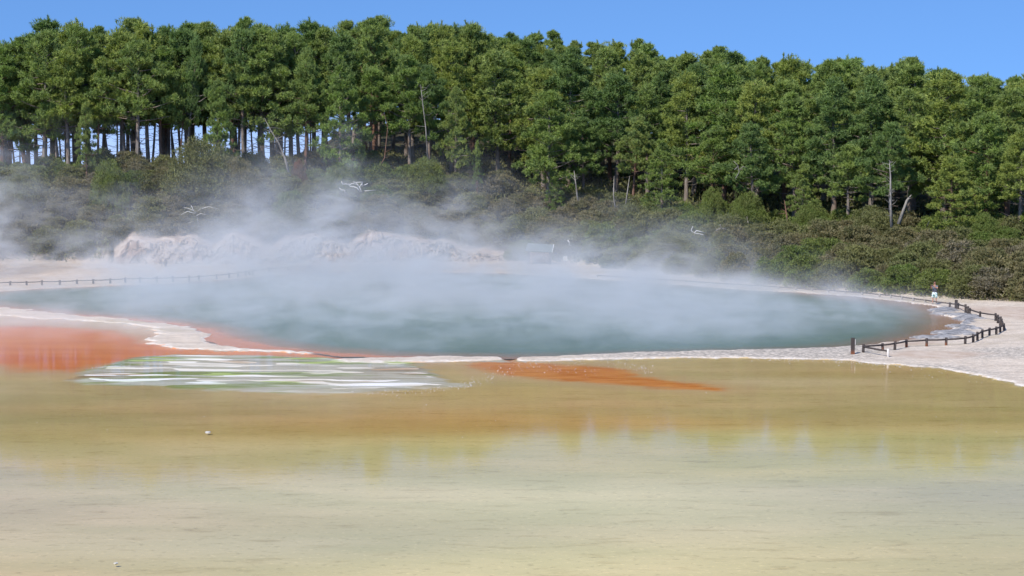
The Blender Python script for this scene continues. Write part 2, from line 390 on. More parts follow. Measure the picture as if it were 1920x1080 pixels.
# terrace of fine ledges with green pools
m3 = warped('s_terr', .35, .25)
px_, py_, pz_ = n.sepx(n.pos)
def contour(k, slope, amp, sx, sy, off, wd):
    v = n.add(n.mul(n.add(py_, n.mul(px_, slope)), k), n.mul(n.noise(sx=sx, sy=sy, detail=4, rough=.6, off=off), amp))
    return n.ss(n.math('PINGPONG', v, .5), wd, wd*.2)
line = n.mul(contour(.55, .05, 1.5, .10, .16, (1,1,0), .15), n.ss(n.noise(sx=.05, sy=.5, detail=3, off=(8,3,0)), .38, .56))
line2 = n.mul(contour(1.7, .02, 1.6, .16, .30, (5,2,0), .11), n.ss(n.noise(sx=.08, sy=.9, detail=3, off=(1,13,0)), .40, .60))
ter = n.mix(n.ss(n.noise(sx=.14, sy=1.3, detail=5, rough=.65), .38, .62), (.70,.64,.55), (.50,.45,.36))
ter = n.mix(n.ss(n.noise(sx=.075, sy=.26, detail=4, rough=.6, off=(21,9,0)), .49, .58), ter, (.27,.33,.08))
ter = n.mix(n.ss(n.noise(sx=.10, sy=.42, detail=3, off=(2,39,0)), .58, .68), ter, (.36,.25,.15))
wh = n.mul(n.ss(n.add(n.attr('m_white'), n.mul(n.sub(n.noise(sx=.10, sy=.9, detail=4, rough=.6, off=(3,3,9)), .5), 1.6)), .5, 1.0), .8)
ter = n.mix(wh, ter, (.74,.73,.72))
ter = n.mix(n.mul(line, .95), ter, (.80,.78,.75))
ter = n.mix(n.mul(line2, .75), ter, (.76,.74,.70))
col = n.mix(n.ss(n.add(m3, n.mul(n.sub(n.noise(sx=.12, sy=.5, detail=3, off=(31,2,0)), .5), 2.6)), .5, -.5), col, ter)
# sinter: white crust and grey rubble
def si_col():
    a = n.mix(n.ss(n.noise(sx=.5, sy=1.1, detail=5, rough=.65), .35, .65), (.53,.43,.335), (.68,.57,.46))
    sp = n.noise(scale=7, detail=3, rough=.7)
    a = n.mix(n.ss(sp, .56, .66), a, (.33,.30,.27))
    a = n.mix(n.ss(n.noise(sx=.1, sy=.22, detail=4, off=(9,2,0)), .52, .68), a, (.46,.37,.25))
    return a
si = si_col()
m4 = warped('s_sinter', .50, .45)
edge = n.math('ABSOLUTE', n.add(m4, .18))
col = n.mix(n.ss(m4, .12, -.08), col, si)
col = n.mix(n.mul(n.ss(edge, .30, .05), n.ss(n.noise(scale=2.2, detail=3, rough=.7), .38, .62, .05, .75)), col, (.74,.69,.63))
rubble = n.mix(n.ss(n.noise(scale=4, detail=4, rough=.75), .42, .6), (.28,.245,.205), (.62,.54,.455))
gm = n.mul(n.attr('m_rubble'), n.ss(m4, .0, -.5))
col = n.mix(gm, col, rubble)
col = n.mix(n.mul(n.attr('m_tan'), .85), col, n.mix(n.ss(nz, .4, .62), (.44,.33,.25), (.52,.42,.34)))
m5 = warped('s_rock', .3, .3)
rk = n.mix(n.ss(n.noise(sx=1.2, sy=3, detail=5, rough=.7), .4, .6), (.15,.145,.15), (.36,.345,.34))
col = n.mix(n.ss(m5, .15, -.15), col, rk)
# plume channel through the rim stays orange
col = n.mix(n.mul(n.ss(m2, .1, -.3), n.attr('m_gap')), col, (.62,.17,.03))
# slope under the scrub, and forest floor
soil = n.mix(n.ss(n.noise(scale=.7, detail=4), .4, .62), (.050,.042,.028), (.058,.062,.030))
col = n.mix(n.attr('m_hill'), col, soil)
bank = n.mix(n.ss(n.noise(scale=.8, sz=1.4, detail=5, rough=.7), .4, .6), (.46,.37,.31), (.30,.23,.19))
col = n.mix(n.attr('m_bank'), col, bank)
bh = n.add(n.mul(nz, .5), n.noise(scale=6, detail=4, rough=.7))
bs = n.t.nodes.new('ShaderNodeBump'); bs.inputs['Distance'].default_value = .10
n.t.links.new(bh, bs.inputs['Height']); n.t.links.new(n.mul(n.attr('m_rough'), .55), bs.inputs['Strength'])
GROUND = n.surf(n.bsdf(col, .75, .25, bs.outputs[0]))

V = np.column_stack([gx, gy, gz])
me = raw_mesh('ground', V, quads, GROUND, True, 4)
set_attr(me, 'bed', np.column_stack([bed, np.ones(len(gx))]), 'FLOAT_COLOR')
set_attr(me, 's_mat', S['mat']); set_attr(me, 's_plume', S['plume']); set_attr(me, 's_terr', S['terr'])
set_attr(me, 's_sinter', sinter); set_attr(me, 's_rock', rock)
ppy = 305+34800/np.maximum(gy, 1)
TANP = [poly([(1760,578),(1830,577),(1930,580),(2100,590),(2100,612),(1925,606),(1895,598),(1840,590)]), poly([(1660,670),(1700,661),(1800,664),(1860,668),(1800,676),(1720,674)]),
        poly([(1650,645),(1700,641),(1770,641),(1760,647),(1690,651),(1640,655)])]
tan = np.zeros(gx.shape)
for P in TANP: tan = np.maximum(tan, sstep(.8, -.8, sd(P)))
tan = np.maximum(tan, sstep(560, 535, ppy)*sstep(1150, 900, u_)*.75); set_attr(me, 'm_tan', tan)
rub = sstep(970, 1250, u_)*sstep(700, 655, ppy)*sstep(1760, 1560, u_)*sstep(640, 652, ppy)+sstep(-2.2, -.3, sinter)*sstep(720, 690, ppy)*sstep(678, 690, ppy)*.8*sstep(1650, 1750, u_)
rub = rub+sstep(1780, 1850, u_)*sstep(655, 662, ppy)*sstep(682, 674, ppy)*.6+.25*sstep(-3, -.3, S['peni'])
set_attr(me, 'm_rubble', np.clip(rub, 0, 1))
wht = np.zeros(gx.shape)
for (qx, qy, ax_, ay_) in [(230,712,7.,1.3),(320,717,6,1.2),(700,721,2.4,1.6),(760,716,3,1.5),(660,673,3,1.0),(500,727,6,.9)]:
    q0, q1 = unproj(qx, qy); wht = np.maximum(wht, np.exp(-((gx-q0)/ax_)**2-((gy-q1)/ay_)**2))
set_attr(me, 'm_white', wht)
set_attr(me, 'm_gap', ((u_ > 940) & (u_ < 966) & (ppy < 677)).astype(float))
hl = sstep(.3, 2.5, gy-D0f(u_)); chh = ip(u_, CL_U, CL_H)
bk = np.where(chh > 0, sstep(-1, 1, gy-D0f(u_))*sstep(4.6, 3.4, gy-D0f(u_)), 0)
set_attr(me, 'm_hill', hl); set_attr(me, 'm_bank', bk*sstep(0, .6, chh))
set_attr(me, 'm_rough', np.clip(sstep(.2, -.3, sinter)+sstep(.2, -.3, S['terr'])*.4+sstep(.2,-.3,rock)+hl, 0.05, 1))
tag(obj('ground', me), kind='structure')

# ------------------------------------------------------------------ water
n = N('shallow_water')
rip = n.add(n.mul(n.noise(sx=1.0, sy=2.2, detail=3, rough=.6), .6), n.mul(n.noise(sx=3.0, sy=6, detail=2), .25))
nb = n.bump(rip, .035, .06)
fr = n.t.nodes.new('ShaderNodeFresnel'); fr.inputs['IOR'].default_value = 1.33; n.t.links.new(nb, fr.inputs['Normal'])
gl = n.t.nodes.new('ShaderNodeBsdfGlossy'); gl.inputs['Roughness'].default_value = .06; n.t.links.new(nb, gl.inputs['Normal'])
tp = n.t.nodes.new('ShaderNodeBsdfTransparent'); tp.inputs[0].default_value = (.97,.98,.97,1)
mx = n.t.nodes.new('ShaderNodeMixShader'); n.t.links.new(fr.outputs[0], mx.inputs[0]); n.t.links.new(tp.outputs[0], mx.inputs[1]); n.t.links.new(gl.outputs[0], mx.inputs[2])
SHALLOW = n.surf(mx.outputs[0])
n = N('hot_pool_water')
te = n.add(n.attr('s_teal'), n.mul(n.sub(n.noise(scale=.5, detail=3), .5), 1.6))
deep = n.mix(n.ss(n.noise(sx=.05, sy=.16, detail=3, rot=.2), .35, .65), (.088,.140,.100), (.055,.108,.074))
xr = n.ss(n.sepx(n.pos)[0], -8., 4.)
c = n.mix(n.ss(te, -2.4, .4, 0, .85), deep, n.mix(xr, (.24,.15,.085), (.17,.13,.085)))
c = n.mix(n.ss(te, .0, 1.8), c, n.mix(xr, (.50,.19,.09), (.27,.145,.085)))
rip = n.add(n.mul(n.noise(sx=.8, sy=2.2, detail=3, rough=.65, rot=.15), .7), n.mul(n.noise(sx=3.0, sy=6, detail=2), .25))
HOT = n.surf(n.bsdf(c, .22, .38, n.bump(rip, .16, .08)))
qc = quads
cx = gx[qc].mean(1); cyy = gy[qc].mean(1); sp_ = S['pool'][qc].mean(1); sn = sinter[qc].mean(1)
ok = cyy < 200
dryd = S['dry'][qc].mean(1)
def submesh(name, sel, mat, z, attrs=()):
    q = qc[sel]; uq, inv = np.unique(q, return_inverse=True)
    me = raw_mesh(name, np.column_stack([gx[uq], gy[uq], np.full(len(uq), z)]), inv.reshape(q.shape), mat, True, 4)
    for a, arr in attrs: set_attr(me, a, arr[uq])
    return tag(obj(name, me), kind='structure')
pool_sel = ok & (sp_ < .35)
submesh('pool_water', pool_sel, HOT, 0.0, [('s_teal', S['teal'])])
submesh('shallow_water', (cyy < 145) & ~pool_sel & (dryd > -1.2), SHALLOW, 0.0)

# ------------------------------------------------------------------ eroded pale bank behind the pool
n = N('pale_bank')
a = n.noise(scale=.9, sz=1.6, detail=6, rough=.7)
col = n.mix(n.ss(a, .38, .62), (.33,.255,.215), (.50,.405,.34))
col = n.mix(n.ss(n.noise(scale=.3, detail=3, off=(4,4,4)), .50, .66), col, (.32,.21,.155))
col = n.mix(n.ss(n.noise(scale=3.5, detail=4, rough=.75), .56, .68), col, (.22,.17,.14))
BANK = n.surf(n.bsdf(col, .95, .1, n.bump(n.noise(scale=2.5, detail=6, rough=.75), .9, .35)))
cu = np.arange(160, 1030, 1.6); ct = np.linspace(0, 1, 44)
CU, CT = np.meshgrid(cu, ct)
d0 = D0f(CU); h = chf(CU)
depth = np.where(CT < .8, CT/.8*2.4, 2.4+(CT-.8)/.2*2.2)
Yc = d0+depth-.5+ (vnoise(CU, CT*60, 46, 6)-.5)*2.0*(CT > .02)*(1-CT*.4) + (vnoise(CU, CT*60, 9, 7)-.5)*1.1 + (vnoise(CU, CT*60, 3.6, 9)-.5)*.5
Zc = np.where(CT < .8, (CT/.8)**.9*h, h*1.0+(CT-.8)*.6)+(vnoise(CU, CT*50, 7, 12)-.5)*.45*sstep(0,.15,CT)
Zc = Zc*sstep(0, .03, CT)-.12*(CT <= .001)
Xc = (CU-960)/F*Yc
ii = np.arange(CU.size).reshape(CU.shape)
q = np.stack([ii[:-1,:-1], ii[:-1,1:], ii[1:,1:], ii[1:,:-1]], -1).reshape(-1, 4)
me = raw_mesh('cliff', np.column_stack([Xc.ravel(), Yc.ravel(), Zc.ravel()]), q, BANK, False, 4)
tag(obj('cliff', me), 'pale crumbling earth bank behind the steaming pool, under the scrub', 'cliff', kind='structure')

# ------------------------------------------------------------------ trees
def blades(P, D, L, Wd, rng):
    """one narrow triangle per row: base P, direction D, length L, width Wd"""
    m = len(P)
    r = rng.normal(size=(m, 3)); s = np.cross(D, r); s /= np.linalg.norm(s, axis=1)[:, None]+1e-9
    V = np.empty((m, 3, 3))
    V[:, 0] = P-s*(Wd/2)[:, None]; V[:, 1] = P+s*(Wd/2)[:, None]; V[:, 2] = P+D*L[:, None]
    return V.reshape(-1, 3)
def unit(v): return v/(np.linalg.norm(v, axis=-1, keepdims=True)+1e-9)

def crown_mesh(name, mat, seed, H=16., base=.42, Rm=3.1, puffs=30, tufts=15, bl=42, round_=.5, prad=(.95,1.6)):
    rng = np.random.default_rng(seed); allV = []; limbs = []; off_ = rng.uniform(-.6, .6, 2)*Rm*.35; sq = rng.uniform(.75, 1.2)
    for i in range(puffs):
        t = (i+.5)/puffs
        hz = base+(1-base)*t**.92
        tt = (hz-base)/(1-base)
        prof = (1-tt**1.7)**.85*(.62+.38*min(1, tt/.25)) if round_ < .8 else (1-abs(tt*2-.75)**2.2*.45)*(1-tt**3)**.5
        r = Rm*max(prof, .08)*rng.uniform(.45, .95)
        a = i*2.39996+rng.uniform(-.5, .5)
        r *= rng.uniform(.8, 1.25); c = np.array([math.cos(a)*r*sq+off_[0]*(1-tt), math.sin(a)*r/sq+off_[1]*(1-tt), H*hz-rng.uniform(0, 1.3)])
        pr = rng.uniform(*prad)*(1-.58*tt)
        limbs.append((c, hz, r))
        k = int(tufts*(.7+.6*rng.random()))
        q = unit(rng.normal(size=(k, 3))); q[:, 2] = np.abs(q[:, 2])*1.0-.35
        q = unit(q)*rng.uniform(.55, 1.0, (k, 1))
        T = c+q*np.array([pr, pr, pr*.62])
        od = unit(q*np.array([1, 1, 1.2])+np.array([0, 0, .75])+rng.normal(size=(k, 3))*.25)
        m = k*bl
        Tb = np.repeat(T, bl, 0); Ob = np.repeat(od, bl, 0)
        D = unit(Ob*.75+rng.normal(size=(m, 3))*.62)
        L = rng.uniform(.26, .52, m)
        P = Tb+Ob*rng.uniform(-.25, .22, (m, 1))
        allV.append(blades(P, D, L, np.full(m, .085)*rng.uniform(.7, 1.4, m), rng))
    for j in range(26):
        hz = base+.06+(1-base-.08)*j/26; a = rng.uniform(0, 6.28); r = rng.uniform(.3, 1.1)
        c = np.array([math.cos(a)*r, math.sin(a)*r, H*hz]); m = bl*3
        q = unit(rng.normal(size=(m, 3)))
        allV.append(blades(c+q*.75*np.array([1, 1, .6]), unit(q*.6+rng.normal(size=(m, 3))*.5+np.array([0, 0, .5])), rng.uniform(.26, .5, m), np.full(m, .085), rng))
    # leader tufts that stand out against the sky
    for j in range(7):
        c = np.array([rng.normal()*.45, rng.normal()*.45, H-.5-j*.22+rng.normal()*.15])
        m = bl*2; up = np.array([rng.normal()*.15, rng.normal()*.15, 1])
        D = unit(up+rng.normal(size=(m, 3))*.42)
        P = c+np.outer(rng.uniform(-.5, .5, m), up)
        allV.append(blades(P, D, rng.uniform(.22, .42, m), np.full(m, .07), rng))
    V = np.concatenate(allV)
    return raw_mesh(name, V, np.arange(len(V)).reshape(-1, 3), mat, False, 3), limbs
def trunk_mesh(name, mat, seed, H=16., limbs=(), lean=.3, base=.42, rad=.27, dead=14):
    rng = np.random.default_rng(seed+77); b = MB()
    la, lb = rng.uniform(-lean, lean, 2); bend = rng.uniform(-.25, .25, 2)
    def ax(t): return Vector((la*t*(1-t)*2+bend[0]*math.sin(t*5)*(1-t), lb*t*(1-t)*2+bend[1]*math.sin(t*4)*(1-t), t*H))
    ts = np.linspace(0, .97, 12)
    b.tube([ax(0)-Vector((0,0,1.2))]+[ax(t) for t in ts], [rad*1.25]+[rad*(1.15 if t == 0 else 1)*(1-t*.88)+.015 for t in ts], 8)
    for (c, hz, r) in limbs:
        s = ax(max(.05, hz-.05-r*.012)); e = Vector(c); mid = (s+e)/2+Vector((0, 0, -.15*r*.3))
        b.tube([s, mid, e], [.075, .05, .02], 4, False)
    for i in range(dead):                       # bare dead side branches on the lower trunk
        t = rng.uniform(.12, base+.08); a = rng.uniform(0, 6.28); L = rng.uniform(.5, 2.6)
        s = ax(t); d = Vector((math.cos(a), math.sin(a), rng.uniform(-.25, .35)))
        b.tube([s, s+d*L*.5+Vector((0,0,-.05)), s+d*L+Vector((0,0,.12*L))], [.035, .024, .010], 3, False)
    me = bpy.data.meshes.new(name); me.from_pydata(b.v, [], b.f); me.materials.append(mat); me.update()
    me.polygons.foreach_set('use_smooth', [True]*len(me.polygons))
    return me
PROTO = {}
def proto(kind, seeds, mats, barks, **kw):
    tk = {k: kw.pop(k) for k in ('lean', 'rad', 'dead') if k in kw}
    PROTO[kind] = []
    for s_, m_, bm in zip(seeds, mats, barks):
        cm, lb = crown_mesh('crown', M[m_], s_, **kw)
        PROTO[kind].append((trunk_mesh('trunk', M[bm], s_, limbs=lb, base=kw['base'], **tk), cm))
proto('tall', range(8), ['pine_a','pine_d','pine_a','pine_y','pine_a','pine_d','pine_a','pine_a'], ['bark','bark','bark_red','bark']*2, base=.42, Rm=4.3, puffs=34, tufts=20, bl=46, dead=18)
proto('forest', range(10, 18), ['pine_a','pine_a','pine_y','pine_a','pine_d','pine_a','pine_y','pine_a'], ['bark','bark_red','bark','bark']*2, base=.27, Rm=4.3, puffs=46, tufts=19, bl=44, dead=14)
proto('full', range(20, 23), ['pine_a','pine_y','pine_a'], ['bark','bark_red','bark'], base=.06, Rm=4.4, puffs=56, tufts=18, bl=42, round_=.9, prad=(1.0,1.6), dead=4)
def ordinal(k):
    ones = ['','first','second','third','fourth','fifth','sixth','seventh','eighth','ninth','tenth','eleventh','twelfth','thirteenth','fourteenth','fifteenth','sixteenth','seventeenth','eighteenth','nineteenth']
    tens = {2:('twenty','twentieth'),3:('thirty','thirtieth'),4:('forty','fortieth'),5:('fifty','fiftieth'),6:('sixty','sixtieth')}
    if k < 20: return ones[k]
    return tens[k//10][1] if k % 10 == 0 else tens[k//10][0]+'-'+ones[k % 10]
def place_tree(kind, v, X, Y, H, label, group, sx=1., rz=0, z=None, name='pine_tree', tilt=(0,0)):
    tm, cm = PROTO[kind][v % len(PROTO[kind])]
    e = empty(name, (X, Y, float(hill(X, Y)) if z is None else z), rz)
    e.rotation_euler = (tilt[0], tilt[1], rz)
    s = H/16.; e.scale = (s*sx, s*sx, s)
    tag(e, label, 'tree', group)
    for nm, m_ in (('trunk', tm), ('crown', cm)):
        o = bpy.data.objects.new(nm, m_); C.objects.link(o); o.parent = e
    return e

# front edge of the forest, placed tree by tree: (x in the photo, distance behind the tree line, kind, top in the photo, variant, width)
GF = 'pines along the front edge of the forest'
front = []
x = -70
rr = random.Random(5)
while x < 2000:
    left = x < 570
    dd = rr.uniform(-1, 3)
    kind = 'tall' if rr.random() < (.85 if x < 950 else .5) else ('forest' if rr.random() < .7 else 'full')
    front.append([x+rr.uniform(-8, 8), dd, kind]); x += rr.uniform(48, 78) if x < 950 else rr.uniform(62, 98)
HERO = [  # px, distance, base py, top py, kind, variant, width, label
 (1782, 158, 455, 288, 'full', 1, 1.25, 'broad rounded yellow-green pine, the lowest and brightest of the forest edge near the right'),
 (1030, 199, 392, 172, 'forest', 0, 1.2, 'leafy pine with pale green tiers hanging over the dark gap at mid forest edge'),
 (1040, 197, 392, 330, 'full', 0, .9, 'small round bright green young pine beside a leaning trunk, below the tiered pine'),
 (640, 199, 330, 110, 'full', 2, .85, 'full dark-green pine clothed almost to the ground, just right of the see-through trunks'),
 (410, 196, 330, 150, 'forest', 3, .8, 'lit green pine with low branches rising behind the big scrub mound'),
 (165, 195, 335, 190, 'forest', 1, .6, 'slender grey-green pine with foliage reaching low among bare trunks on the left'),
 (1505, 177, 440, 305, 'full', 0, 1.0, 'low spreading pine with drooping grey-green tiers above the scrub, left of the bare snag'),
 (1240, 190, 405, 262, 'full', 2, 1.1, 'wide green pine with a flat lower tier over two pale trunks'),
 (895, 203, 352, 262, 'forest', 1, .42, 'thin pine with a reddish trunk and only a few tufts, standing before the dark gap'),
 (855, 204, 345, 165, 'forest', 0, .75, 'grey-green pine half veiled by a wisp of steam, left of the dark gap'),
]
front = [f for f in front if not any(abs(f[0]-h[0]) < (26 if h[4] == 'forest' else 34) for h in HERO) and not 905 < f[0] < 985]
allpx = []
for k, (px, dd, kind) in enumerate(sorted(front)):
    D = float(D1f(px))+dd; X = (px-960)/F*D; zg = float(hill(X, D))
    ysk = float(ip(px, UX, YSK))
    if px < 950: top = ysk+rr.uniform(0, 90) if px > 560 else ysk+rr.uniform(0, 60)
    else: top = float(ip(px, UX, YT))-rr.uniform(170, 250)
    H = (CAM_H-(top-305)*D/F)-zg
    look = {'tall': 'tall pine with a long bare trunk', 'forest': 'pine with a mid-height leafy crown', 'full': 'bushy pine with low branches'}[kind]
    place_tree(kind, rr.randrange(24), X, D, H, f'{look}, {ordinal(k+1)} from left in the forest front row', GF, sx=rr.uniform(.85, 1.1)*(16/H)**.35, rz=rr.uniform(0, 6.28), tilt=(rr.uniform(-.03,.03), rr.uniform(-.06,.06)))
for (px, D, yb, yt, kind, v, wd, lab) in HERO:
    X = (px-960)/F*D; zg = CAM_H-(yb-305)*D/F; zz = min(zg, float(hill(X, D)))
    place_tree(kind, v, X, D, CAM_H-(yt-305)*D/F-zz, lab, None, sx=wd, rz=px*1.3, z=zz)
# slim leaning pines between them on the left, where the sky shows through
xs_ = sorted(rr.uniform(-60, 590) for _ in range(44))
for k, px in enumerate(xs_):
    D = float(D1f(px))+rr.uniform(1, 17); X = (px-960)/F*D; zg = float(hill(X, D))
    H = CAM_H+(305-float(ip(px, UX, YSK)))*D/F-zg-rr.uniform(2, 7)
    place_tree('tall', rr.randrange(24), X, D, H, f'slim leaning pine, {ordinal(k+1)} from the left among the see-through trunks', 'slim pines among the see-through trunks', sx=rr.uniform(.42, .66), rz=rr.uniform(0, 6.28), tilt=(rr.uniform(-.04,.04), rr.uniform(-.13,.10)))
# rows behind
rows_l = [5.5, 10, 14.5, 20]
rows_r = [9, 18, 27, 37, 47, 58, 70]
for ri, off in enumerate(rows_r):
    lst = []
    x = -80+rr.uniform(0, 40)
    while x < 2010:
        lft = x < 600
        if lft:
            if ri >= 4: x = 600; continue
            o2 = rows_l[ri]; st = rr.uniform(58, 84)
        else:
            o2 = off; st = rr.uniform(58, 84)
        lst.append((x+rr.uniform(-12, 12), o2+rr.uniform(-2, 2))); x += st
    for k, (px, o2) in enumerate(lst):
        D = float(D1f(px))+o2; X = (px-960)/F*D; zg = float(hill(X, D))
        cap = CAM_H+(305-float(ip(px, UX, YSK)))*D/F-zg
        last = (ri == 6) or (px < 600 and ri >= 2)
        if last: H = cap-rr.uniform(0, 2.6)+(.9 if rr.random() < .25 else 0)
        else: H = min(cap-rr.uniform(0, 2.5), rr.uniform(14.5, 18.5) if px > 900 else rr.uniform(17, 21))
        H = max(H, 9)
        kind = 'tall' if (px < 760 or rr.random() < .25) else 'forest'
        e = place_tree(kind, rr.randrange(24), X, D, H, 'x', None, sx=rr.uniform(.88, 1.25)*(16/H)**.3, rz=rr.uniform(0, 6.28), tilt=(rr.uniform(-.03,.03), rr.uniform(-.04,.04)))
        nm = ['second', 'third', 'fourth', 'fifth', 'sixth', 'seventh', 'hindmost'][ri]
        e['label'] = f'green pine, {ordinal(k+1)} from the left in the {nm} row of the forest' + ('')
        e['group'] = 'pines rising behind the front edge of the forest'

# ------------------------------------------------------------------ bare snags and bleached branches
def snag(name, base, pts, r0, twigs, mat, label, seed, cat='dead tree', tw=1.4, rad_t=.03):
    rng = random.Random(seed); e = empty(name, base); tag(e, label, cat)
    b = MB(); P = [Vector(p) for p in pts]
    b.tube(P, [r0*(1-.85*i/(len(P)-1)) for i in range(len(P))], 7); b.build('trunk', mat, e)
    t_ = MB()
    for i in range(twigs):
        f = rng.uniform(.15, .98)*(len(P)-1); k = min(int(f), len(P)-2); s = P[k].lerp(P[k+1], f-k)
        a = rng.uniform(0, 6.28); d = Vector((math.cos(a), math.sin(a)*.6, rng.uniform(-.1, .7))).normalized(); L = rng.uniform(.4, 1)*tw
        m1 = s+d*L*.5+Vector((rng.uniform(-.1,.1), 0, rng.uniform(-.12,.12))); m2 = s+d*L+Vector((0, 0, rng.uniform(-.1,.25)))
        t_.tube([s, m1, m2], [rad_t, rad_t*.7, rad_t*.3], 4, False)
        if False: t_.tube([m1, m1+Vector((d.z*.5, 0, .35))*L*.7], [rad_t*.6, rad_t*.25], 3, False)
    t_.build('branch', mat, e)
    return e
def snag_px(pxs, D, r0, twigs, mat, label, seed, tw=1.4, name='dead_tree', rad_t=.03):
    P = [Vector(at(p[0], D+(p[2] if len(p) > 2 else 0), p[1])) for p in pxs]
    b = P[0].copy(); return snag(name, b, [p-b for p in P], r0, twigs, mat, label, seed, tw=tw, rad_t=rad_t)
snag_px([(544,330),(536,298),(524,268),(510,245),(498,222)], 195, .17, 14, M['dead'], 'pale bare dead trunk leaning left beside the rust-coloured bush', 1, 2.0)
snag_px([(1672,432),(1669,380),(1668,330),(1665,300)], 160, .17, 30, M['dead'], 'bare pinkish snag bristling with short white stubs, left of the yellow-green pine', 2, .9)
snag_px([(803,305),(799,240),(793,190),(790,160)], 202, .11, 12, M['dead'], 'thin bare pale pole of a dead pine left of the veiled grey-green pine', 3, 1.6)
snag_px([(700,335),(722,296),(728,240),(722,215)], 200, .10, 6, M['bark_red'], 'slim reddish dead trunk rising out of the full dark-green pine', 4, .9)
snag_px([(1685,420),(1700,375),(1708,365)], 161, .22, 2, M['dead'], 'short thick grey trunk leaning right, cut off below the yellow-green pine', 5, .6)
snag_px([(1086,395),(1080,350),(1076,320)], 195, .16, 8, M['dead'], 'grey dead trunk with broken side twigs left of the pair of pale trunks', 6, 1.2)
snag_px([(1155,400),(1150,365),(1151,330)], 192, .13, 5, M['dead'], 'left one of the pair of pale trunks standing in the dark hollow', 7, 1.2)
snag_px([(1171,400),(1176,360),(1180,330)], 192, .13, 5, M['dead'], 'right one of the pair of pale trunks standing in the dark hollow', 8, 1.2)
snag_px([(1412,448),(1404,425),(1400,405)], 176, .15, 5, M['dead'], 'short pale trunk stub poking out of the scrub below a small green pine', 9, 1.2)
snag_px([(1480,440),(1475,405),(1470,375)], 174, .14, 6, M['bark_red'], 'bare reddish-grey trunk standing at the back of the scrub under the low spreading pine', 10, 1.2)

def tangle(D, strokes, mat, label, name='dead_branch', r=.05, dz=.3):
    """a bleached fallen limb: each stroke is a bent arm of it"""
    rng = random.Random(int(strokes[0][0][0])); P0 = Vector(at(*[strokes[0][0][0], D, strokes[0][0][1]]))
    b = MB()
    for s in strokes:
        pts = [Vector(at(p[0], D+rng.uniform(-dz, dz), p[1]))-P0 for p in s]
        b.tube(pts, [r*(1-.6*i/len(pts)) for i in range(len(pts))], 5)
    o = b.build(name, mat); o.location = P0; return tag(o, label, 'dead branch')
tangle(191, [[(678,360),(675,350),(680,341),(668,342),(663,341)],[(675,352),(670,345),(660,344),(655,348)],[(679,349),(684,347),(690,344)],[(676,360),(670,352),(664,350),(656,349)],[(657,346),(650,345),(643,345),(641,340)],[(679,347),(680,341)]],
       M['bleached'], 'white twisted dead limbs lying on the scrub, high above the middle of the pale bank', r=.085)
tangle(190.5, [[(648,361),(646,356),(640,356),(637,352)]], M['bleached'], 'small hooked white dead twig just below and left of the white twisted limbs', r=.07)
tangle(190, [[(684,358),(693,357),(705,356)]], M['bleached'], 'straight pale dead stick lying right of the white twisted limbs', r=.05)
tangle(185, [[(372,425),(370,408),(366,396),(358,392),(345,388)],[(366,400),(359,385)],[(367,398),(378,391),(392,387),(412,392)],[(369,404),(376,400),(387,402)],[(370,410),(373,418)],[(366,400),(352,396),(340,402)],[(371,425),(362,415),(352,418)]],
       M['bleached'], 'pale bare shrub skeleton with spreading arms at the top of the bank, veiled by steam', r=.045)
tangle(172, [[(1319,440),(1310,438),(1302,437),(1296,432),(1299,424)],[(1302,437),(1306,432),(1314,434),(1322,436)]], M['bleached'], 'curled white dead branch low in the dark gap above the brown scrub', r=.07)
tangle(181, [[(1065,450),(1068,455),(1067,459),(1071,460)]], M['bleached'], 'small white dead twig on the scrub above the signboard', r=.08)
tangle(161, [[(1235,511),(1240,510),(1244,513),(1248,515),(1249,512)],[(1240,510),(1242,508)]], M['bleached'], 'bleached white bent limb at the scrub foot, half hidden in steam', r=.10)
tangle(165, [[(1342,432),(1352,427),(1362,430)],[(1352,427),(1350,420)]], M['dead'], 'grey dead branch arching over the scrub below the wide green pine', r=.05)
tangle(158, [[(1750,410),(1742,414),(1738,425)],[(1742,414),(1735,410)]], M['dead'], 'grey dead limb in the shade under the yellow-green pine', r=.06)
tangle(170, [[(1378,335),(1385,322),(1382,310),(1374,302)],[(1384,320),(1392,312),(1400,316)],[(1383,312),(1376,318)]], M['dead'], 'bare grey curving branches in the hole between two pines above the brown scrub', r=.05)

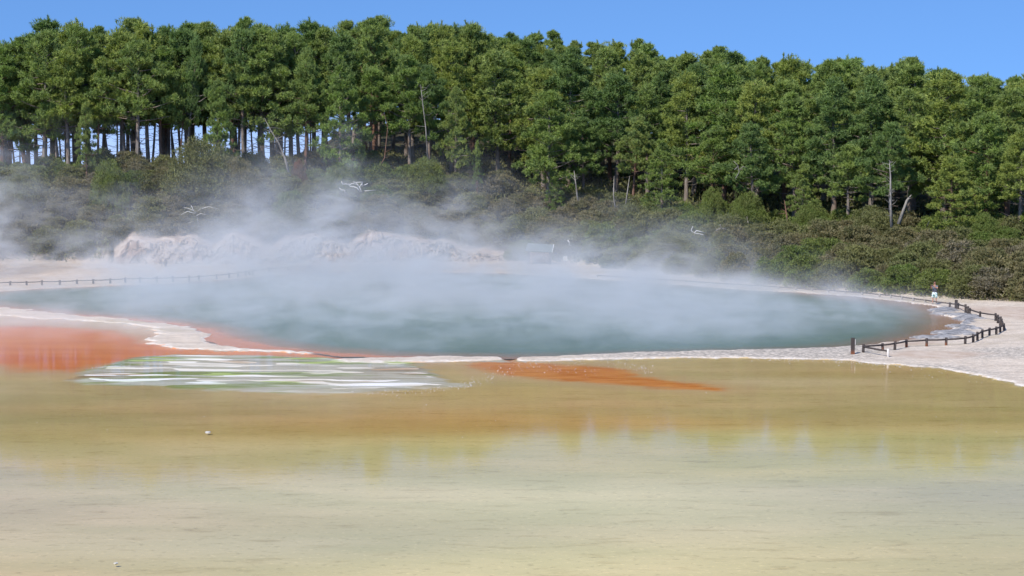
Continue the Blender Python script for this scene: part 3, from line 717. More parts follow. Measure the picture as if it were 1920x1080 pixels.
# ------------------------------------------------------------------ scrub
def bush_mesh(name, mat, seed, Rb=1.9, Hb=2.1, clumps=46, leaves=140, ls=1.0):
    rng = np.random.default_rng(seed+500); allV = []
    for i in range(clumps):
        a = rng.uniform(0, 2*math.pi); rr_ = math.sqrt(rng.random()); el_ = math.sqrt(max(0, 1-rr_**2))
        lump = rng.uniform(.6, 1.2)
        c = np.array([math.cos(a)*rr_*Rb*.9, math.sin(a)*rr_*Rb*.9, Hb*(.22+.68*el_)*lump])
        pr = rng.uniform(.30, .62)*(.55+.45*ls)
        q = unit(rng.normal(size=(leaves, 3))); q[:, 2] = np.where(rng.random(leaves) < .7, np.abs(q[:, 2]), q[:, 2])
        P = c+q*rng.uniform(.5, 1, (leaves, 1))*np.array([pr, pr, pr*.7])
        D = unit(q*.7+np.array([0, 0, .35])+rng.normal(size=(leaves, 3))*.6)
        allV.append(blades(P, D, rng.uniform(.11, .24, leaves)*ls, rng.uniform(.055, .11, leaves)*ls, rng))
    m = 900                                           # skirt down to the ground
    a = rng.uniform(0, 6.283, m); z = rng.uniform(-.3, Hb*.5, m); rad = Rb*rng.uniform(.75, 1.0, m)
    P = np.column_stack([np.cos(a)*rad, np.sin(a)*rad, z]); D = unit(P*np.array([1,1,0])+rng.normal(size=(m,3))*.9+np.array([0,0,.6]))
    allV.append(blades(P, D, rng.uniform(.15,.35,m)*ls, rng.uniform(.07,.13,m)*ls, rng))
    V = np.concatenate(allV)
    return raw_mesh(name, V, np.arange(len(V)).reshape(-1, 3), mat, False, 3)
BK = {}
for k, (mn, cnt) in {'green': ('bush_green', 4), 'olive': ('bush_olive', 4), 'brown': ('bush_brown', 4), 'grey': ('bush_grey', 2), 'rust': ('bush_rust', 1)}.items():
    BK[k] = [bush_mesh('scrub_bush', M[mn], hash((mn, i)) % 1000 if False else len(BK)*10+i, Rb=1.9, Hb=2.1, clumps=78 if k != 'grey' else 52) for i in range(cnt)]
LOOK = {'green': 'dark leafy green', 'olive': 'olive green', 'brown': 'brownish', 'grey': 'greyish twiggy', 'rust': 'rust orange'}
BIG = {k: [bush_mesh('scrub_bush', M['bush_'+k], 900+i, clumps=210, leaves=90, ls=.5) for i in range(2)] for k in ('green', 'olive', 'brown', 'rust')}
def place_bush(kind, X, Y, sx, sz, label, group=None, z=None):
    o = bpy.data.objects.new('scrub_bush', rr.choice(BIG[kind] if sz > 1.45 and kind in BIG else BK[kind])); C.objects.link(o)
    o.location = (X, Y, (float(hill(X, Y)) if z is None else z)-.15)
    o.rotation_euler = (rr.uniform(-.12,.12), rr.uniform(-.12,.12), rr.uniform(0, 6.28)); o.scale = (sx, sx*rr.uniform(.85, 1.15), sz)
    return tag(o, label, 'bush', group)
BH = [ # px centre, top, bottom, width, kind, D, label
 (380,266,385,160,'olive',192,'huge rounded olive scrub mound rising before the bare trunks on the left'),
 (455,300,372,90,'brown',191,'brown flank bush leaning on the right side of the huge rounded mound'),
 (212,306,350,84,'green',190,'bright green bush in front of the bare trunks, left of the huge rounded mound'),
 (45,318,390,110,'olive',190,'broad grey-green scrub mound at the far left under the bare trunks'),
 (563,302,335,36,'rust',196,'small rust-orange dead-leaved bush at the foot of the leaning pale trunk'),
 (640,305,352,80,'green',196,'dark green bush right of the rust-orange bush'),
 (800,296,345,100,'green',199,'dark green bush at the forest foot left of the thin tufted pine'),
 (1560,452,512,110,'green',155,'bright dark-green bush with a black hollow under it, midway up the right slope'),
 (1340,352,398,60,'green',181,'round green bush hanging under the wide pine, above the brown scrub'),
 (1395,360,420,84,'green',178,'green flat-topped bush beside the pale trunk stub'),
 (1520,382,432,80,'green',172,'layered dark green bush below the low spreading pine'),
 (1630,398,440,70,'olive',165,'rounded olive bush between the layered green bush and the bare snag'),
 (1840,402,470,80,'green',155,'tall dark green bush under the right side of the yellow-green pine'),
 (1305,300,345,1,'green',181,''),
]
for (px, yt, yb, wd, kind, D, lab) in BH:
    if not lab: continue
    X = (px-960)/F*D; s = 3000./D; zb = CAM_H-(yb-305)/s; zz = min(zb, float(hill(X, D)))
    place_bush(kind, X, D, wd/s/4.0, (CAM_H-(yt-305)/s-zz)/2.2, lab, None, zz)
rown = ['lowest', 'second', 'third', 'fourth', 'fifth', 'sixth', 'topmost']
nr = 7
for ri in range(nr):
    k = 0; x = -90+rr.uniform(0, 40)
    while x < 2010:
        d0, d1 = float(D0f(x)), float(D1f(x)); ch = float(ip(x, CL_U, CL_H))
        st0 = d0+(1.5 if ch < .3 else 4.3)
        D = st0+(d1+1.0-st0)*ri/(nr-1)+rr.uniform(-1.2, 1.2)
        if ri == 0: D = st0+rr.uniform(0, .7)
        px = x+rr.uniform(-10, 10); X = (px-960)/F*D
        p = vnoise(X, D, 9, 21)+rr.uniform(-.28, .28); topz = ri/(nr-1)
        if px > 950: kind = 'green' if p+topz*.25 > .84 else ('olive' if p+topz*.2 > .52 else ('brown' if rr.random() < .8 else 'grey'))
        else: kind = 'green' if p+topz*.45 > .88 else ('olive' if p+topz*.35 > .62 else ('brown' if rr.random() < .6 else 'grey'))
        k += 1
        s = rr.uniform(.85, 1.25)
        place_bush(kind, X, D, s, s*rr.uniform(.85, 1.2), f'{LOOK[kind]} scrub bush, {ordinal(k)} from the left in the {rown[ri]} row of the slope', 'scrub bushes covering the slope')
        x += rr.uniform(48, 66)
# low undergrowth filling between bushes and under the trees
m = 60000
uu = RNG.uniform(-120, 2040, m); tt = RNG.random(m); d0, d1 = D0f(uu), D1f(uu); chv = ip(uu, CL_U, CL_H)
st = d0+np.where(chv < .3, .3, 4.3)
Yg = st+(d1+26-st)*tt; Xg = (uu-960)/F*Yg; Zg = hill(Xg, Yg)-.05
D = unit(RNG.normal(size=(m, 3))*.6+np.array([0, 0, .8]))
P = np.column_stack([Xg, Yg, Zg+RNG.uniform(0, .5, m)])
V = blades(P, D, RNG.uniform(.3, .7, m), RNG.uniform(.12, .3, m), RNG)
tag(obj('undergrowth', raw_mesh('undergrowth', V, np.arange(3*m).reshape(-1, 3), M['bush_olive'])), 'low undergrowth between the bushes and under the pines', 'undergrowth', kind='stuff')

# ------------------------------------------------------------------ fences
def wood(name, a, b, foot=None):
    n = N(name); f = n.noise(vec=n.obj, sx=14, sy=14, sz=2, detail=4)
    col = n.mix(n.ss(f, .35, .65), a, b)
    if foot:
        z = n.sepx(n.pos)[2]; col = n.mix(n.ss(z, .42, .12), col, foot)
    return n.surf(n.bsdf(col, .85, .15, n.bump(f, .5, .02)))
M['w_dark'] = wood('dark_stained_wood', (.055,.045,.042), (.085,.070,.065))
M['w_foot'] = wood('dark_wood_rust_foot', (.055,.045,.042), (.085,.07,.065), (.22,.085,.045))
M['w_grey'] = wood('weathered_wood', (.22,.20,.18), (.36,.33,.30))
M['w_pale'] = wood('sinter_crusted_wood', (.60,.55,.50), (.70,.66,.62))
M['w_far'] = wood('brown_wood', (.09,.07,.065), (.12,.10,.09))
def gpt(px, py):
    X, Y = unproj(px, py); return Vector((float(X), float(Y), 0.))
def post(parent, p, h, mat, r=.085, label=None, seed=0):
    rng = random.Random(seed); b = MB()
    top = p+Vector((rng.uniform(-.03,.03), rng.uniform(-.03,.03), h))
    b.tube([p-Vector((0,0,.15)), p.lerp(top, .5), top-Vector((0,0,.02)), top], [r*1.03, r, r, r*.8], 10)
    o = b.build('post', M[mat], parent)
    if label: o['label'] = label
    return top
def fence(label, posts, h_of, mat_of, rail_mat, breaks=(), rr_=.05, rail_h=.78, r=.085, special={}):
    e = empty('fence', gpt(*posts[0][:2])); o0 = Vector(e.location); tag(e, label, 'fence')
    pts = []
    for i, pp in enumerate(posts):
        p = gpt(pp[0], pp[1])-o0; h = h_of(i, pp); post(e, p, h, mat_of(i), r, special.get(i), i); pts.append((p, h))
    for i in range(len(pts)-1):
        if i in breaks: continue
        (a, ha), (b_, hb) = pts[i], pts[i+1]
        ra = a+Vector((0,0,min(ha, .62)*rail_h)); rb = b_+Vector((0,0,min(hb, .62)*rail_h))
        m_ = (ra+rb)/2-Vector((0,0,.015)); b = MB(); b.tube([ra, m_, rb], rr_, 6); b.build('rail', M[rail_mat], e)
    return e
def hpx(i, pp): return (pp[1]-pp[2])/(34800/ (34800/(pp[1]-305)))*CAM_H if False else (pp[1]-pp[2])/((pp[1]-305)/CAM_H)
FL = [(-38,539,529),(-9,538,528),(19,537.5,527),(50,537,527),(79,536.5,525.5),(112,536,525),(144,534,524),(175,533.5,523),(207,532.5,522),(235,531.5,520),(263,531.5,519),(294,531,518),(324,530,517),(355,529,516.5),(373,527,515.5),(406,524.5,513.5),
      (430,522,511),(446,520,509),(461,518,507),(468,517,506),(474,516.5,505),(505,511.5,501),(540,509,499),(580,507,497)]
fence('long brown post and rail fence along the far left shore, before the pale bank', FL, hpx, lambda i: 'w_far', 'w_far', r=.10, rr_=.05)
FR = [(1618.3,664,645),(1655.3,660.5,643.3),(1677.5,659,640),(1699.7,653.6,636.3),(1737.5,652,633.7),(1773.8,651,632.8),(1809.5,649,630),(1824.7,645.6,626.4),(1832.8,641.7,621.9),(1841.6,636.7,617.3),(1855,631.8,614.3),
      (1868,629.8,612),(1875.2,625.8,609),(1882.4,622.8,606),(1878.2,615,597),(1874.9,612,593),(1870.9,608,590),(1866.5,603.5,587),(1837.8,598,583.6),(1818,591.5,577.3),(1814.4,591,574),(1810.5,590,570.3),(1796,581.2,567.8),(1780.5,576.7,567.0),
      (1735,568.8,561.2),(1712.8,565.8,558.2),(1691.2,562.8,555.2),(1670,560,552.2),(1649.4,558.5,550),(1616.3,554.5,547.5),(1584.8,551.5,545.5),(1553.9,549,542.5),(1522.7,547,541),(1493,545,539),(1460,543,536.8),(1426.7,540.5,534.5),(1394,538.5,532.5),
      (1358,536,530.5),(1322,533.5,528),(1286,531,525.5),(1250,528.8,523.3),(1222,527,521.3),(1190,524.8,519.5),(1155,522.5,517.3),(1120,520,515)]
def mr(i): return 'w_foot' if i in (1, 3, 4, 5) else ('w_dark' if i < 24 else 'w_grey')
e = empty('fence', gpt(*FR[0][:2])); o0 = Vector(e.location); tag(e, 'dark post and rail fence curving round the right pool end, greying along the shore', 'fence')
P = []
for i, pp in enumerate(FR):
    p = gpt(pp[0], pp[1])-o0; h = hpx(i, pp); post(e, p, h, mr(i), .085, 'grey weathered post' if i >= 24 else None, i); P.append((p, h))
pw = gpt(1665,672)-o0; post(e, pw, .58, 'w_pale', .07, 'white mineral-crusted post near the water', 99)
def rail(a, ha, b_, hb, mat, k=.80, r=.058):
    ra = a+Vector((0,0,ha*k)); rb = b_+Vector((0,0,hb*k)); b = MB(); b.tube([ra, (ra+rb)/2-Vector((0,0,.012)), rb], r, 6); return b.build('rail', M[mat], e)
for i in range(len(P)-1): rail(P[i][0], P[i][1], P[i+1][0], P[i+1][1], 'w_dark' if i < 23 else 'w_far')
rail(P[0][0], P[0][1], pw, .58, 'w_dark', .75)
for k, (px, py, h_, lab) in enumerate([(1598.8,666.4,1.04,'tall dark marker post with a rust-red foot at the near end of the curved fence'), (1792.6,581.2,.78,'tall dark marker post standing inside the bend of the fence right of the person')]):
    g = gpt(px, py); mp_ = empty('marker_post', g); tag(mp_, lab, 'post', 'tall marker posts')
    b = MB(); b.box((0,0,h_/2-.1), (.19,.17,h_+.2), .2); b.box((0,0,h_+.012), (.16,.14,.03), .2); b.build('shaft', M['w_foot' if k == 0 else 'w_dark'], mp_, False)
    b = MB(); b.box((.12 if k == 0 else .1, 0, h_-.22 if k == 0 else h_-.3), (.035,.12,.34 if k == 0 else .12), .2); b.build('marker_plate', M['w_pale'], mp_, False)

# ------------------------------------------------------------------ shelter and sign on the far shore
def flatmat(name, c, rough=.7, spec=.3, nscale=3., amt=.15):
    n = N(name); f = n.noise(vec=n.obj, scale=nscale, detail=4)
    return n.surf(n.bsdf(n.mix(n.ss(f, .3, .7), tuple(v*(1-amt) for v in c), tuple(v*(1+amt) for v in c)), rough, spec, n.bump(f, .2, .02)))
M['roof'] = flatmat('green_grey_roof', (.13,.16,.155), .95, .05)
M['stone'] = flatmat('pale_stone_wall', (.58,.46,.36), .9, .1, 5, .4)
M['white'] = flatmat('white_paint', (.75,.74,.70))
hx, hy = at(1012, 180); hz = CAM_H-(500-305)*180/F
hs = empty('shelter', (hx, hy, hz), R(-8)); tag(hs, 'small open shelter with grey-green sheet roof at the scrub foot, half lost in steam', 'shelter')
b = MB()
for i in range(15):                        # corrugated sheet roof sloping to the front
    x0 = -1.45+i*.2
    b.box((x0+.1, 0, 0), (.2, 1.9, .03 if i % 2 else .055), 0)
ro = b.build('roof', M['roof'], hs, False); ro.location = (0, -.2, 2.15); ro.rotation_euler = (R(24), R(3), 0)
b = MB(); b.box((1.53,-.2,2.08), (.06,1.9,.10), 0, Matrix.Rotation(R(24),3,'X')); b.build('fascia', M['white'], hs, False)
for px_ in (-1.2, 1.2):
    for py_ in (-.85, .5):
        b = MB(); b.tube([(px_,py_,-.2),(px_,py_,1.75+.42*(py_+.85))], .06, 8); b.build('post', M['w_dark'], hs)
b = MB(); rg = random.Random(3)
for i in range(9):
    for j in range(6):
        b.box((-1.0+i*.25+rg.uniform(-.03,.03), .55+rg.uniform(-.05,.05), .1+j*.27), (.27,.22,.28), rg.uniform(-.1,.1))
b.build('back_wall', M['stone'], hs, False)
b = MB(); b.box((0,.2,.42), (2.0,.4,.07)); b.box((-.8,.2,.2), (.1,.35,.4)); b.box((.8,.2,.2), (.1,.35,.4)); b.build('bench', M['w_far'], hs, False)
sx_, sy_ = at(1060, 178); sz_ = CAM_H-(501-305)*178/F
sg = empty('signboard', (sx_, sy_, sz_)); tag(sg, 'small square cream signboard on a post at the scrub foot, right of the shelter', 'sign')
b = MB(); b.tube([(0,.04,-.2),(0,.04,1.2)], .045, 8); b.build('post', M['w_far'], sg)
b = MB(); b.box((0,0,.98), (.46,.03,.44)); b.build('panel', M['white'], sg, False)
b = MB(); b.box((0,-.018,.98), (.32,.006,.30)); b.build('panel_print', flatmat('cream_print', (.62,.55,.42)), sg, False)
# small dark stump on the far shore before the bank
gx_, gy_ = unproj(310, 503)
st_ = empty('stump', (float(gx_), float(gy_), 0)); tag(st_, 'small dark broken stump before the foot of the pale bank, behind the far left fence', 'stump')
b = MB(); b.tube([(0,0,-.1),(.02,0,.35),(0,0,.55),(.08,0,.85),(.02,0,1.0)], [.16,.12,.24,.20,.05], 7); b.build('trunk', M['w_far'], st_)
b = MB(); b.tube([(-.35,0,0),(-.4,0,.6),(-.36,.02,1.35)], [.04,.03,.015], 5); b.tube([(-.4,0,.6),(-.55,0,.95)], [.025,.01], 4); b.build('branch', M['w_far'], st_)

# ------------------------------------------------------------------ person photographing the pool
def skin_body(name, verts, edges, radii, mat, parent, root=0, sub=2):
    me = bpy.data.meshes.new(name); me.from_pydata(verts, edges, []); me.update()
    o = bpy.data.objects.new(name, me); C.objects.link(o)
    sm = o.modifiers.new('skin', 'SKIN'); sm.use_smooth_shade = True
    data = me.skin_vertices[0].data
    for i, r in enumerate(radii): data[i].radius = (r, r) if not hasattr(r, '__len__') else r
    for i in range(len(verts)): data[i].use_root = (i == root)
    ss = o.modifiers.new('sub', 'SUBSURF'); ss.levels = sub; ss.render_levels = sub
    dg = bpy.context.evaluated_depsgraph_get(); dg.update()
    me2 = bpy.data.meshes.new_from_object(o.evaluated_get(dg)); me2.name = name
    bpy.data.objects.remove(o)
    me2.materials.clear(); me2.materials.append(mat)
    o2 = bpy.data.objects.new(name, me2); C.objects.link(o2); o2.parent = parent
    return o2
M['skin'] = flatmat('skin', (.46,.24,.16), .55, .3, 8, .06)
M['hair'] = flatmat('dark_hair', (.025,.018,.015), .6)
M['shirt'] = flatmat('grey_t_shirt', (.15,.155,.18), .9, .1, 4, .12)
M['black'] = flatmat('black_plastic', (.02,.02,.022), .35, .5)
n = N('floral_shorts'); f = n.vor(vec=n.obj, scale=11); f2 = n.noise(vec=n.obj, scale=14, detail=2)
M['shorts'] = n.surf(n.bsdf(n.mix(n.ss(f2, .52, .58), n.mix(n.ss(f, .25, .45), (.10,.42,.40), (.80,.84,.82)), (.04,.20,.18)), .9, .1))
pp_ = gpt(1752, 571.8); per = empty('person', (pp_.x, pp_.y, .12), R(-28))
tag(per, 'person in grey t-shirt and teal patterned shorts raising a camera by the fence', 'person')
# faces the pool: towards the viewer (-Y) and to its own right (picture left)
bv = [(0,0,.94),(0,.0,1.08),(0,.01,1.25),(0,.01,1.42),(0,-.01,1.52),(0,-.03,1.60),(0,-.045,1.70),(0,-.02,1.775),       # 0-7 spine, neck, head
      (-.19,0,1.41),(-.27,-.16,1.24),(-.20,-.36,1.44),(-.17,-.40,1.50),                                               # 8-11 arm on the picture's left
      (.19,0,1.41),(.26,-.17,1.26),(-.02,-.36,1.46),(-.07,-.40,1.50),                                                 # 12-15 other arm, crossing over
      (-.10,0,.88),(-.13,-.02,.50),(-.14,.01,.11),(-.15,-.14,.05),                                                    # 16-19
      (.10,0,.88),(.13,-.01,.50),(.15,.02,.11),(.17,-.13,.05)]                                                        # 20-23
be = [(0,1),(1,2),(2,3),(3,4),(4,5),(5,6),(6,7),(3,8),(8,9),(9,10),(10,11),(3,12),(12,13),(13,14),(14,15),(0,16),(16,17),(17,18),(18,19),(0,20),(20,21),(21,22),(22,23)]
br = [(.15,.12),(.145,.11),(.165,.12),(.13,.10),(.06,.06),(.075,.08),(.082,.098),(.06,.07),.065,.050,.036,.035,.065,.050,.036,.035,.095,.062,.042,.04,.095,.062,.042,.04]
skin_body('body', bv, be, br, M['skin'], per)
def fingers(b, wrist, dirx, n_=5):
    for i in range(4):
        z = -.035+i*.022; L = (.06,.072,.068,.055)[i]
        s = Vector(wrist)+Vector((0,-.02,z)); b.tube([s, s+Vector((dirx*.03,-.02,0)), s+Vector((dirx*(L),-.012,0))], [.011,.010,.008], 6)
    s = Vector(wrist)+Vector((0,.0,-.05)); b.tube([s, s+Vector((dirx*.03,0,-.025)), s+Vector((dirx*.055,-.01,-.02))], [.013,.011,.009], 6)
for nm, wr, dx in (('hand', (-.175,-.41,1.51), 1), ('hand', (-.06,-.41,1.51), -1)):
    b = MB(); b.tube([Vector(wr)+Vector((0,.03,-.03)), Vector(wr), Vector(wr)+Vector((0,-.02,.04))], [.034,.042,.028], 8); fingers(b, wr, dx); b.build(nm, M['skin'], per)
b = MB()
b.tube([(0,-.145,1.705),(0,-.165,1.685),(0,-.15,1.675)], [.010,.018,.014], 6); b.build('nose', M['skin'], per)
for s in (-1, 1):
    b = MB(); b.tube([(s*.083,-.04,1.73),(s*.092,-.03,1.70),(s*.085,-.04,1.67)], [.014,.018,.012], 6); b.build('ear', M['skin'], per)
b = MB(); b.tube([(-.028,-.137,1.645),(0,-.144,1.642),(.028,-.137,1.645)], [.006,.009,.006], 6); b.build('mouth', flatmat('lips', (.34,.12,.10)), per)
b = MB()
for s in (-1, 1): b.box((s*.038,-.145,1.715), (.058,.012,.036))
b.box((0,-.148,1.722), (.03,.01,.008)); b.box((-.083,-.09,1.722), (.008,.11,.010)); b.box((.083,-.09,1.722), (.008,.11,.010)); b.build('sunglasses', M['black'], per, False)
skin_body('hair', [(0,-.075,1.775),(0,-.02,1.80),(0,.045,1.76),(0,.06,1.69)], [(0,1),(1,2),(2,3)], [(.065,.045),(.085,.065),(.08,.06),(.06,.045)], M['hair'], per, 1)
skin_body('t_shirt', [(0,0,.84),(0,0,1.08),(0,.01,1.26),(0,.01,1.44),(-.19,0,1.42),(-.245,-.09,1.31),(.19,0,1.42),(.24,-.09,1.32)], [(0,1),(1,2),(2,3),(3,4),(4,5),(3,6),(6,7)],
          [(.20,.17),(.195,.16),(.205,.16),(.15,.12),.095,.082,.09,.082], M['shirt'], per, 2)
skin_body('shorts', [(0,0,1.0),(0,0,.84),(-.115,0,.74),(-.135,-.015,.45),(.115,0,.74),(.138,-.01,.45)], [(0,1),(1,2),(2,3),(1,4),(4,5)], [(.18,.15),(.175,.15),.125,.115,.125,.115], M['shorts'], per, 0)
for s in (-1, 1):
    b = MB(); b.tube([(s*.145,.06,.03),(s*.15,-.02,.045),(s*.165,-.20,.03)], [.045,.052,.04], 8); b.build('shoe', flatmat('pale_shoe', (.35,.33,.31)), per)
cmo = empty('camera_body', (pp_.x-.12*math.cos(R(28))-.46*math.sin(R(28)), pp_.y-.46*math.cos(R(28))+.12*math.sin(R(28)), .12+1.515)); tag(cmo, 'black camera held up in both hands by the person at the fence', 'camera')
cmo.name = 'handheld_camera'; cmo.rotation_euler = (0, 0, R(-28))
b = MB(); b.box((0,0,0), (.125,.045,.075)); b.box((0,0,.045), (.04,.04,.025)); b.build('camera_casing', M['black'], cmo, False)
b = MB(); b.tube([(0,-.02,-.005),(0,-.07,-.005),(0,-.072,-.005)], [.033,.033,.028], 12); b.build('lens', M['black'], cmo)

# ------------------------------------------------------------------ white sinter nodules strewn along the water's edge
import bmesh
def nodules(name, pts, label):
    base = bmesh.new(); bmesh.ops.create_icosphere(base, subdivisions=1, radius=1); bv_ = np.array([v.co for v in base.verts]); bf = np.array([[v.index for v in f.verts] for f in base.faces]); base.free()
    V = []; T = []
    for i, (x, y, z, s) in enumerate(pts):
        V.append(bv_*np.array([s*RNG.uniform(.7,1.6), s*RNG.uniform(.6,1.1), s*RNG.uniform(.35,.7)])*RNG.uniform(.75, 1.2, (len(bv_),1))+np.array([x, y, z])); T.append(bf+i*len(bv_))
    o = obj(name, raw_mesh(name, np.concatenate(V), np.concatenate(T), M['bleached'], True, 3)); return tag(o, label, 'pebbles', kind='stuff')
pts = []
def strew(cnt, line, spread, size=(.018,.042)):
    L = np.array(line, float)
    for i in range(int(cnt*.7)):
        f = rr.random()*(len(L)-1); k = min(int(f), len(L)-2); p = L[k]+(L[k+1]-L[k])*(f-k)
        px, py = p[0]+rr.gauss(0, 9), p[1]+rr.gauss(0, 1)*spread
        X, Y = unproj(px, py); pts.append((float(X), float(Y), rr.uniform(-.005,.03), rr.uniform(*size)*(.45+.55*rr.random())))
strew(420, [(1380,672),(1540,675),(1640,681),(1720,686)], 3.0)
strew(260, [(1600,672),(1720,680),(1850,690),(1920,700)], 4.0)
strew(70, [(1560,684),(1700,694),(1850,712)], 8)
strew(150, [(960,680),(1040,690),(1130,700)], 5)
strew(130, [(860,722),(910,710),(970,690)], 5)
strew(150, [(1010,675),(1130,680),(1200,688),(1220,696)], 4)
strew(170, [(660,736),(780,735),(900,720)], 3.5)
strew(120, [(180,690),(260,680),(330,672),(420,668)], 3)
strew(50, [(-20,760),(900,800),(1900,780)], 60, (.015,.03))
nodules('sinter_nodules', pts, 'small white mineral nodules strewn along the water edge')
# a few loose lumps that stand out, each its own thing
for (px, py, s, lab) in [(390,811,.10,'lone white lump of sinter in the shallow water, left of centre'), (217,1057,.06,'small white stone in the shallow water near the bottom left corner')]:
    X, Y = unproj(px, py); b = bmesh.new(); bmesh.ops.create_icosphere(b, subdivisions=2, radius=s)
    for v in b.verts: v.co = Vector((v.co.x*1.3, v.co.y, v.co.z*.5))*random.uniform(.85, 1.15)
    me = bpy.data.meshes.new('stone'); b.to_mesh(me); b.free(); me.materials.append(M['bleached']); tag(obj('stone', me, loc=(float(X), float(Y), .01)), lab, 'stone')
# ledges of flaked rock at the right end of the pool
M['ledge'] = flatmat('grey_sinter_rock', (.26,.25,.25), .9, .15, 2.5, .35)
rl = random.Random(9)
def ledge(px, py, L, Wd, rz, lab):
    X, Y = unproj(px, py); b = bmesh.new(); k = 16
    prev = None; rings = []
    off = [rl.uniform(.72, 1.2) for _ in range(k)]
    for lv, (zz, sc2) in enumerate([(-.12, 1.02), (.07, 1.0), (.085, .9), (.10, .88), (.15, .84), (.165, .6)]):
        rings.append([b.verts.new((math.cos(6.283*i/k)*L*off[i]*sc2*rl.uniform(.97,1.03), math.sin(6.283*i/k)*Wd*off[(i*3) % k]*sc2, zz+rl.uniform(-.012,.012))) for i in range(k)])
    for a, c_ in zip(rings, rings[1:]):
        for i in range(k): b.faces.new((a[i], a[(i+1) % k], c_[(i+1) % k], c_[i]))
    b.faces.new(rings[-1])
    me = bpy.data.meshes.new('rock_ledge'); b.to_mesh(me); b.free(); me.materials.append(M['ledge'])
    o = obj('rock_ledge', me, loc=(float(X), float(Y), 0)); o.rotation_euler = (0,0,rz); tag(o, lab, 'rock', 'flaked rock ledges at the right end of the pool')
ledge(1770,583,1.3,1.5,.1,'round grey rock ledge jutting into the pool below the person')
ledge(1785,590.5,1.6,.55,-.15,'long thin ledge under the round one, pointing into the pool')
ledge(1815,598,1.2,1.6,-.4,'grey flaked ledge inside the upper bend of the fence')
ledge(1808,615,.9,1.9,.3,'grey ledge at the tip of the pool, below the upper flaked ledge')
ledge(1790,626,1.5,1.6,.2,'grey ledge between the pool tip and the near fence rail')
ledge(1755,634,1.6,.8,.15,'low grey ledge along the pool edge behind the near fence rail')

# ------------------------------------------------------------------ steam
n = N('steam')
X, Y, Z = n.sepx(n.pos)
ex = n.mul(n.add(X, 7.), 1/43.); ey = n.mul(n.add(Y, -133.5), 1/39.)
el_ = n.math('SQRT', n.add(n.mul(ex, ex), n.mul(ey, ey)))
inpool = n.ss(el_, 1.06, .80)
# drifts left and back over the shore
ex2 = n.mul(n.add(X, 22.), 1/52.); ey2 = n.mul(n.add(Y, -160.), 1/38.)
el2 = n.math('SQRT', n.add(n.mul(ex2, ex2), n.mul(ey2, ey2)))
drift = n.ss(el2, 1.0, .55)
big = n.noise(scale=.055, sx=.8, sy=.55, sz=1.0, detail=2, rough=.5, dist=.6, off=(3.1,.7,0))
med = n.noise(scale=.22, sx=.9, sy=.45, sz=1.6, detail=3, rough=.6, dist=.7)
wsp = n.add(n.mul(big, .5), n.mul(med, .5))
leftf = n.ss(X, 28., -25.); backf = n.ss(Y, 98., 175.)
H = n.add(n.add(.35, n.mul(backf, 1.2)), n.mul(n.mul(leftf, backf), 1.2))
H = n.mul(H, n.ss(big, .30, .68, .45, 1.9))
lay = n.math('EXPONENT', n.mul(n.math('DIVIDE', n.math('MAXIMUM', Z, 0.), H), -1.))
cut = n.ss(wsp, .41, .60)
a1 = n.mul(n.mul(lay, inpool), n.mul(cut, .185))
fw = n.noise(scale=.42, sx=.55, sy=.5, sz=1.3, detail=2, rough=.6, off=(2,5,0), dist=.5)
a1 = n.add(a1, n.mul(n.mul(n.math('EXPONENT', n.mul(Z, -1.5)), inpool), n.mul(n.mul(n.ss(fw, .47, .60), n.ss(Y, 97., 120., .25, 1.)), .14)))
wl = n.add(n.mul(med, .45), n.mul(fw, .55))
plume = n.mul(n.mul(drift, n.ss(wl, .50, .60)), n.mul(n.math('EXPONENT', n.mul(Z, -.30)), n.mul(backf, .075)))
def blob(x0, y0, rx, ry, zs, amp):
    dx = n.mul(n.sub(n.sub(X, x0), n.mul(Z, .12)), 1/rx); dy = n.mul(n.sub(Y, y0), 1/ry)
    g = n.math('EXPONENT', n.mul(n.add(n.add(n.mul(dx, dx), n.mul(dy, dy)), n.mul(Z, 1/zs)), -1.))
    return n.mul(n.mul(g, amp*1.7), n.ss(wl, .46, .57))
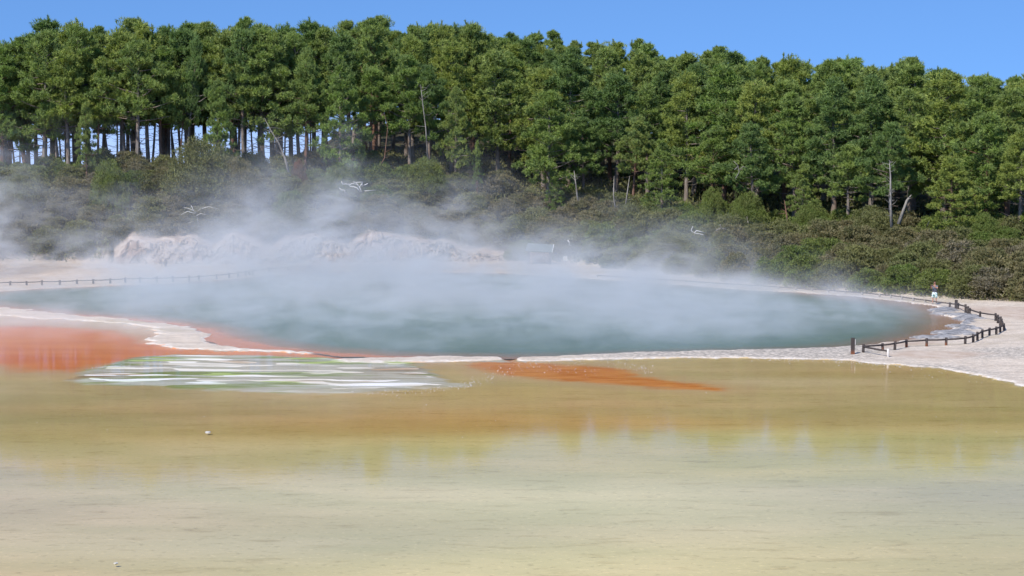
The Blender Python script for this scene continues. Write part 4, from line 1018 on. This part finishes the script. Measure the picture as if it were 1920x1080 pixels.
for a_ in [(-58,166,7,12,9,.10), (-19.5,171,2.2,5,7,.20), (-7,172,4.5,6,4,.16), (-30,172,4,6,4,.12), (1,164,4,5,1.8,.09), (14,160,5,6,1.6,.12), (-44,172,5,6,4,.08), (-29,184,2.4,4,12,.07)]:
    plume = n.add(plume, blob(*a_))
mid = n.ss(X, -42., -14., .38, 1.)
topz = n.add(n.add(1.6, n.mul(n.mul(n.ss(Y, 100., 165.), n.ss(X, 40., -20.)), 13.5)), n.mul(n.ss(Y, 105., 150.), 3.2))
fade = n.ss(n.math('DIVIDE', Z, topz), 1., .45)
dens = n.mul(n.mul(n.add(n.mul(a1, mid), plume), fade), n.ss(Y, 191., 180.))
vs = n.t.nodes.new('ShaderNodeVolumePrincipled')
vs.inputs['Color'].default_value = (.96,.97,.985,1); vs.inputs['Anisotropy'].default_value = .12
n.t.links.new(dens, vs.inputs['Density']); n.t.links.new(vs.outputs[0], n.out.inputs['Volume'])
n.m.volume_intersection_method = 'ACCURATE' if hasattr(n.m, 'volume_intersection_method') else None
n.m.cycles.volume_step_rate = .2
n.m.cycles.volume_sampling = 'DISTANCE'
cxs = np.linspace(-78, 44, 25); cys = np.linspace(95, 192, 21)      # closed body of air, low near the viewer and tall at the back left
def top(x, y): return float(1.6+13.5*sstep(100, 165, y)*sstep(40, -20, x)+3.2*sstep(105, 150, y))
b = MB(); V = [(x, y, top(x, y)) for y in cys for x in cxs]+[(x, y, -.05) for y in cys for x in cxs]; nn = len(cxs); mm = len(cys); Fq = []
for j in range(mm-1):
    for i in range(nn-1):
        a = j*nn+i; Fq += [(a, a+1, a+nn+1, a+nn), tuple(k+nn*mm for k in (a, a+nn, a+nn+1, a+1))]
rimi = [i for i in range(nn)]+[j*nn+nn-1 for j in range(1, mm)]+[(mm-1)*nn+i for i in range(nn-2, -1, -1)]+[j*nn for j in range(mm-2, 0, -1)]
for a, c_ in zip(rimi, rimi[1:]+rimi[:1]): Fq.append((a, a+nn*mm, c_+nn*mm, c_))
b.add(V, Fq); o = b.build('steam', n.m, None, False)
tag(o, 'white steam drifting over the hot pool and its left and far shores', 'steam', kind='stuff')
